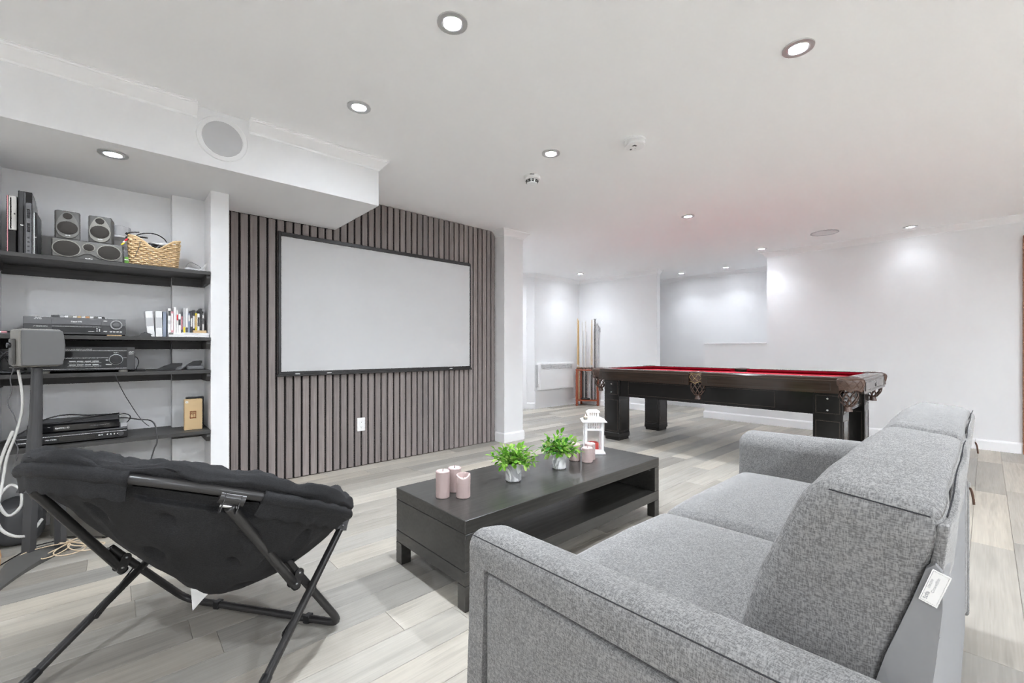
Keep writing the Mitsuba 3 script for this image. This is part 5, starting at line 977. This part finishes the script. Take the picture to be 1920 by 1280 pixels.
for q in (box(hx0 - .012, hx0, PY - .05, PY - .001, hz0 + .06, hz1 - .03), box(hx1 - .08, hx1 - .03, PY - .0125, PY - .0005, hz0 + .05, hz1 - .05)): add('bracket', q, M('light_grey'), parent=t)
struct('wall_heater_patch', box(5.252, 6.13, PY - .012, PY + .001, 0, .300), W)

t = thing('cue_rack', 'red-brown wooden corner rack for pool cues, beside the wall heater', 'cue rack')
RL, RR_, RB = np.array([6.115, 4.965]), np.array([6.385, 4.705]), np.array([6.375, 5.075]); CH = M('cherry'); RH = .655
for q, h_ in ((RL, RH), (RR_, RH), (RB, RH)):
    k = add('post', lathe([(0, .03), (.016, .035), (.023, .052), (.016, .066), (.023, .078), (.023, .560), (.016, .585), (.025, .602), (.016, .616), (.023, .628), (.023, h_), (.015, h_ + .006), (0, h_ + .008)], 20, (q[0], q[1], 0)), CH, 30, t)
    add('bun_foot', lathe([(0, 0), (.018, 0), (.026, .014), (.020, .032), (0, .034)], 20, (q[0], q[1], 0)), CH, 30, k)
tri_ = Polygon([RL, RR_, RB]).buffer(.022)
add('bottom_shelf', prism(tri_, .082, .104, 'z'), CH, parent=t)
top_ = tri_
holes = []
RD = np.array([.68, .73])
def rack_pt(px, back=.0): return RL + (RR_ - RL) * (px - 1084.7) / 43.5 + RD * back
cues = [(1086.9, .030, 1.576, .0125, 'maple', 'maple', 'thick pale wooden house cue, leftmost in the rack'), (1089.6, .070, 1.552, .0120, 'brass', 'maple', 'honey-coloured wooden house cue, second from the left in the rack'), (1096.9, .030, 1.530, .0065, 'ash', 'ebony', 'slim pale cue with a black butt, third from the left in the rack'),
        (1099.4, .085, 1.355, .0060, 'light_grey', 'grey', 'short grey cue standing behind its slim pale neighbours'), (1103.2, .030, 1.530, .0065, 'ash', 'ebony', 'slim pale cue with a black butt, in the middle of the rack'), (1107.0, .085, 1.340, .0060, 'light_grey', 'black', 'short grey cue with a chunky black grip in the middle of the rack'),
        (1111.0, .040, 1.552, .0070, 'ash', 'light_grey', 'pale cue leaning slightly right, with a light butt'), (1116.4, .030, 1.552, .0090, 'maple', 'ebony', 'pale wooden cue with a dark butt next to the black bridge stick')]
from shapely.ops import unary_union
for px, bk, zt, r, sm, bm, lab in cues:
    q = rack_pt(px, bk); holes.append(Point(q).buffer(r + .011))
q8, q9 = rack_pt(1123.0, .04), rack_pt(1129.0, .02); holes.append(Point(q8).buffer(.02))
add('top_shelf', prism(tri_.difference(unary_union(holes)), .628, .648, 'z'), CH, parent=t)
for (a, b) in ((RL, RR_), (RR_, RB), (RB, RL)): add('gallery_rail', tube([(a[0], a[1], .672), (b[0], b[1], .672)], .008, 8), M('brown_cord'), True, t)
for px, bk, zt, r, sm, bm, lab in cues:
    q = rack_pt(px, bk); k = thing('pool_cue', lab, 'pool cue', None); L_ = zt - .105; ln = .03 if px == 1111.0 else 0.0; lean = lambda z: np.array([q[0] + (FW[1]) * ln * (z - .105), q[1] - FW[0] * ln * (z - .105), z]); zj = .105 + L_ * .42
    add('butt', tube([lean(.105), lean(.112), lean(zj)], [r * 1.28, r * 1.42, r * 1.12], 12), M(bm), True, k); add('shaft', tube([lean(zj + .0005), lean(zt - .03), lean(zt - .012)], [r * 1.1, r * .66, r * .62], 12), M(sm), True, k); add('collar', tube([lean(zj - .02), lean(zj + .012)], r * 1.16, 12), M('paper'), True, k); add('ferrule', tube([lean(zt - .012), lean(zt)], r * .62, 10), M('paper'), True, k)
k = thing('bridge_stick', 'black bridge stick with a short crosspiece on top, in the cue rack', 'bridge stick'); add('shaft', tube([(q8[0], q8[1], .105), (q8[0], q8[1], 1.555)], .0095, 12), M('ebony'), True, k); add('head', tube([np.array([q8[0], q8[1], 1.558]) + RT * a for a in (-.032, .032)], .006, 8), M('light_grey'), True, k)
k = thing('bridge_stick', 'grey bridge stick with a curled metal head, rightmost, leaning in the rack corner', 'bridge stick'); add('shaft', tube([(q9[0], q9[1], .105), (q9[0], q9[1], 1.44)], .0085, 12), M('light_grey'), True, k)
add('head', tube(spline([np.array([q9[0], q9[1], 1.40]) + RT * a + EZ * b for a, b in ((.048, -.07), (.012, -.045), (.036, -.01), (.006, .030), (-.008, .045), (-.022, .052), (-.012, .060), (.0, .075))], 6), .007, 8), M('light_grey'), True, k)
k = thing('cue_case_part', 'black cue extension lying on the bottom shelf of the cue rack', 'cue extension'); a_, b_ = rack_pt(1094, .05), rack_pt(1112, .02); add('barrel', tube([(a_[0], a_[1], .122), (b_[0], b_[1], .122)], .016, 12), M('black'), True, k); add('joint', tube([(b_[0], b_[1], .122), (b_[0] + .02, b_[1] - .02, .122)], .009, 10), M('steel'), True, k)
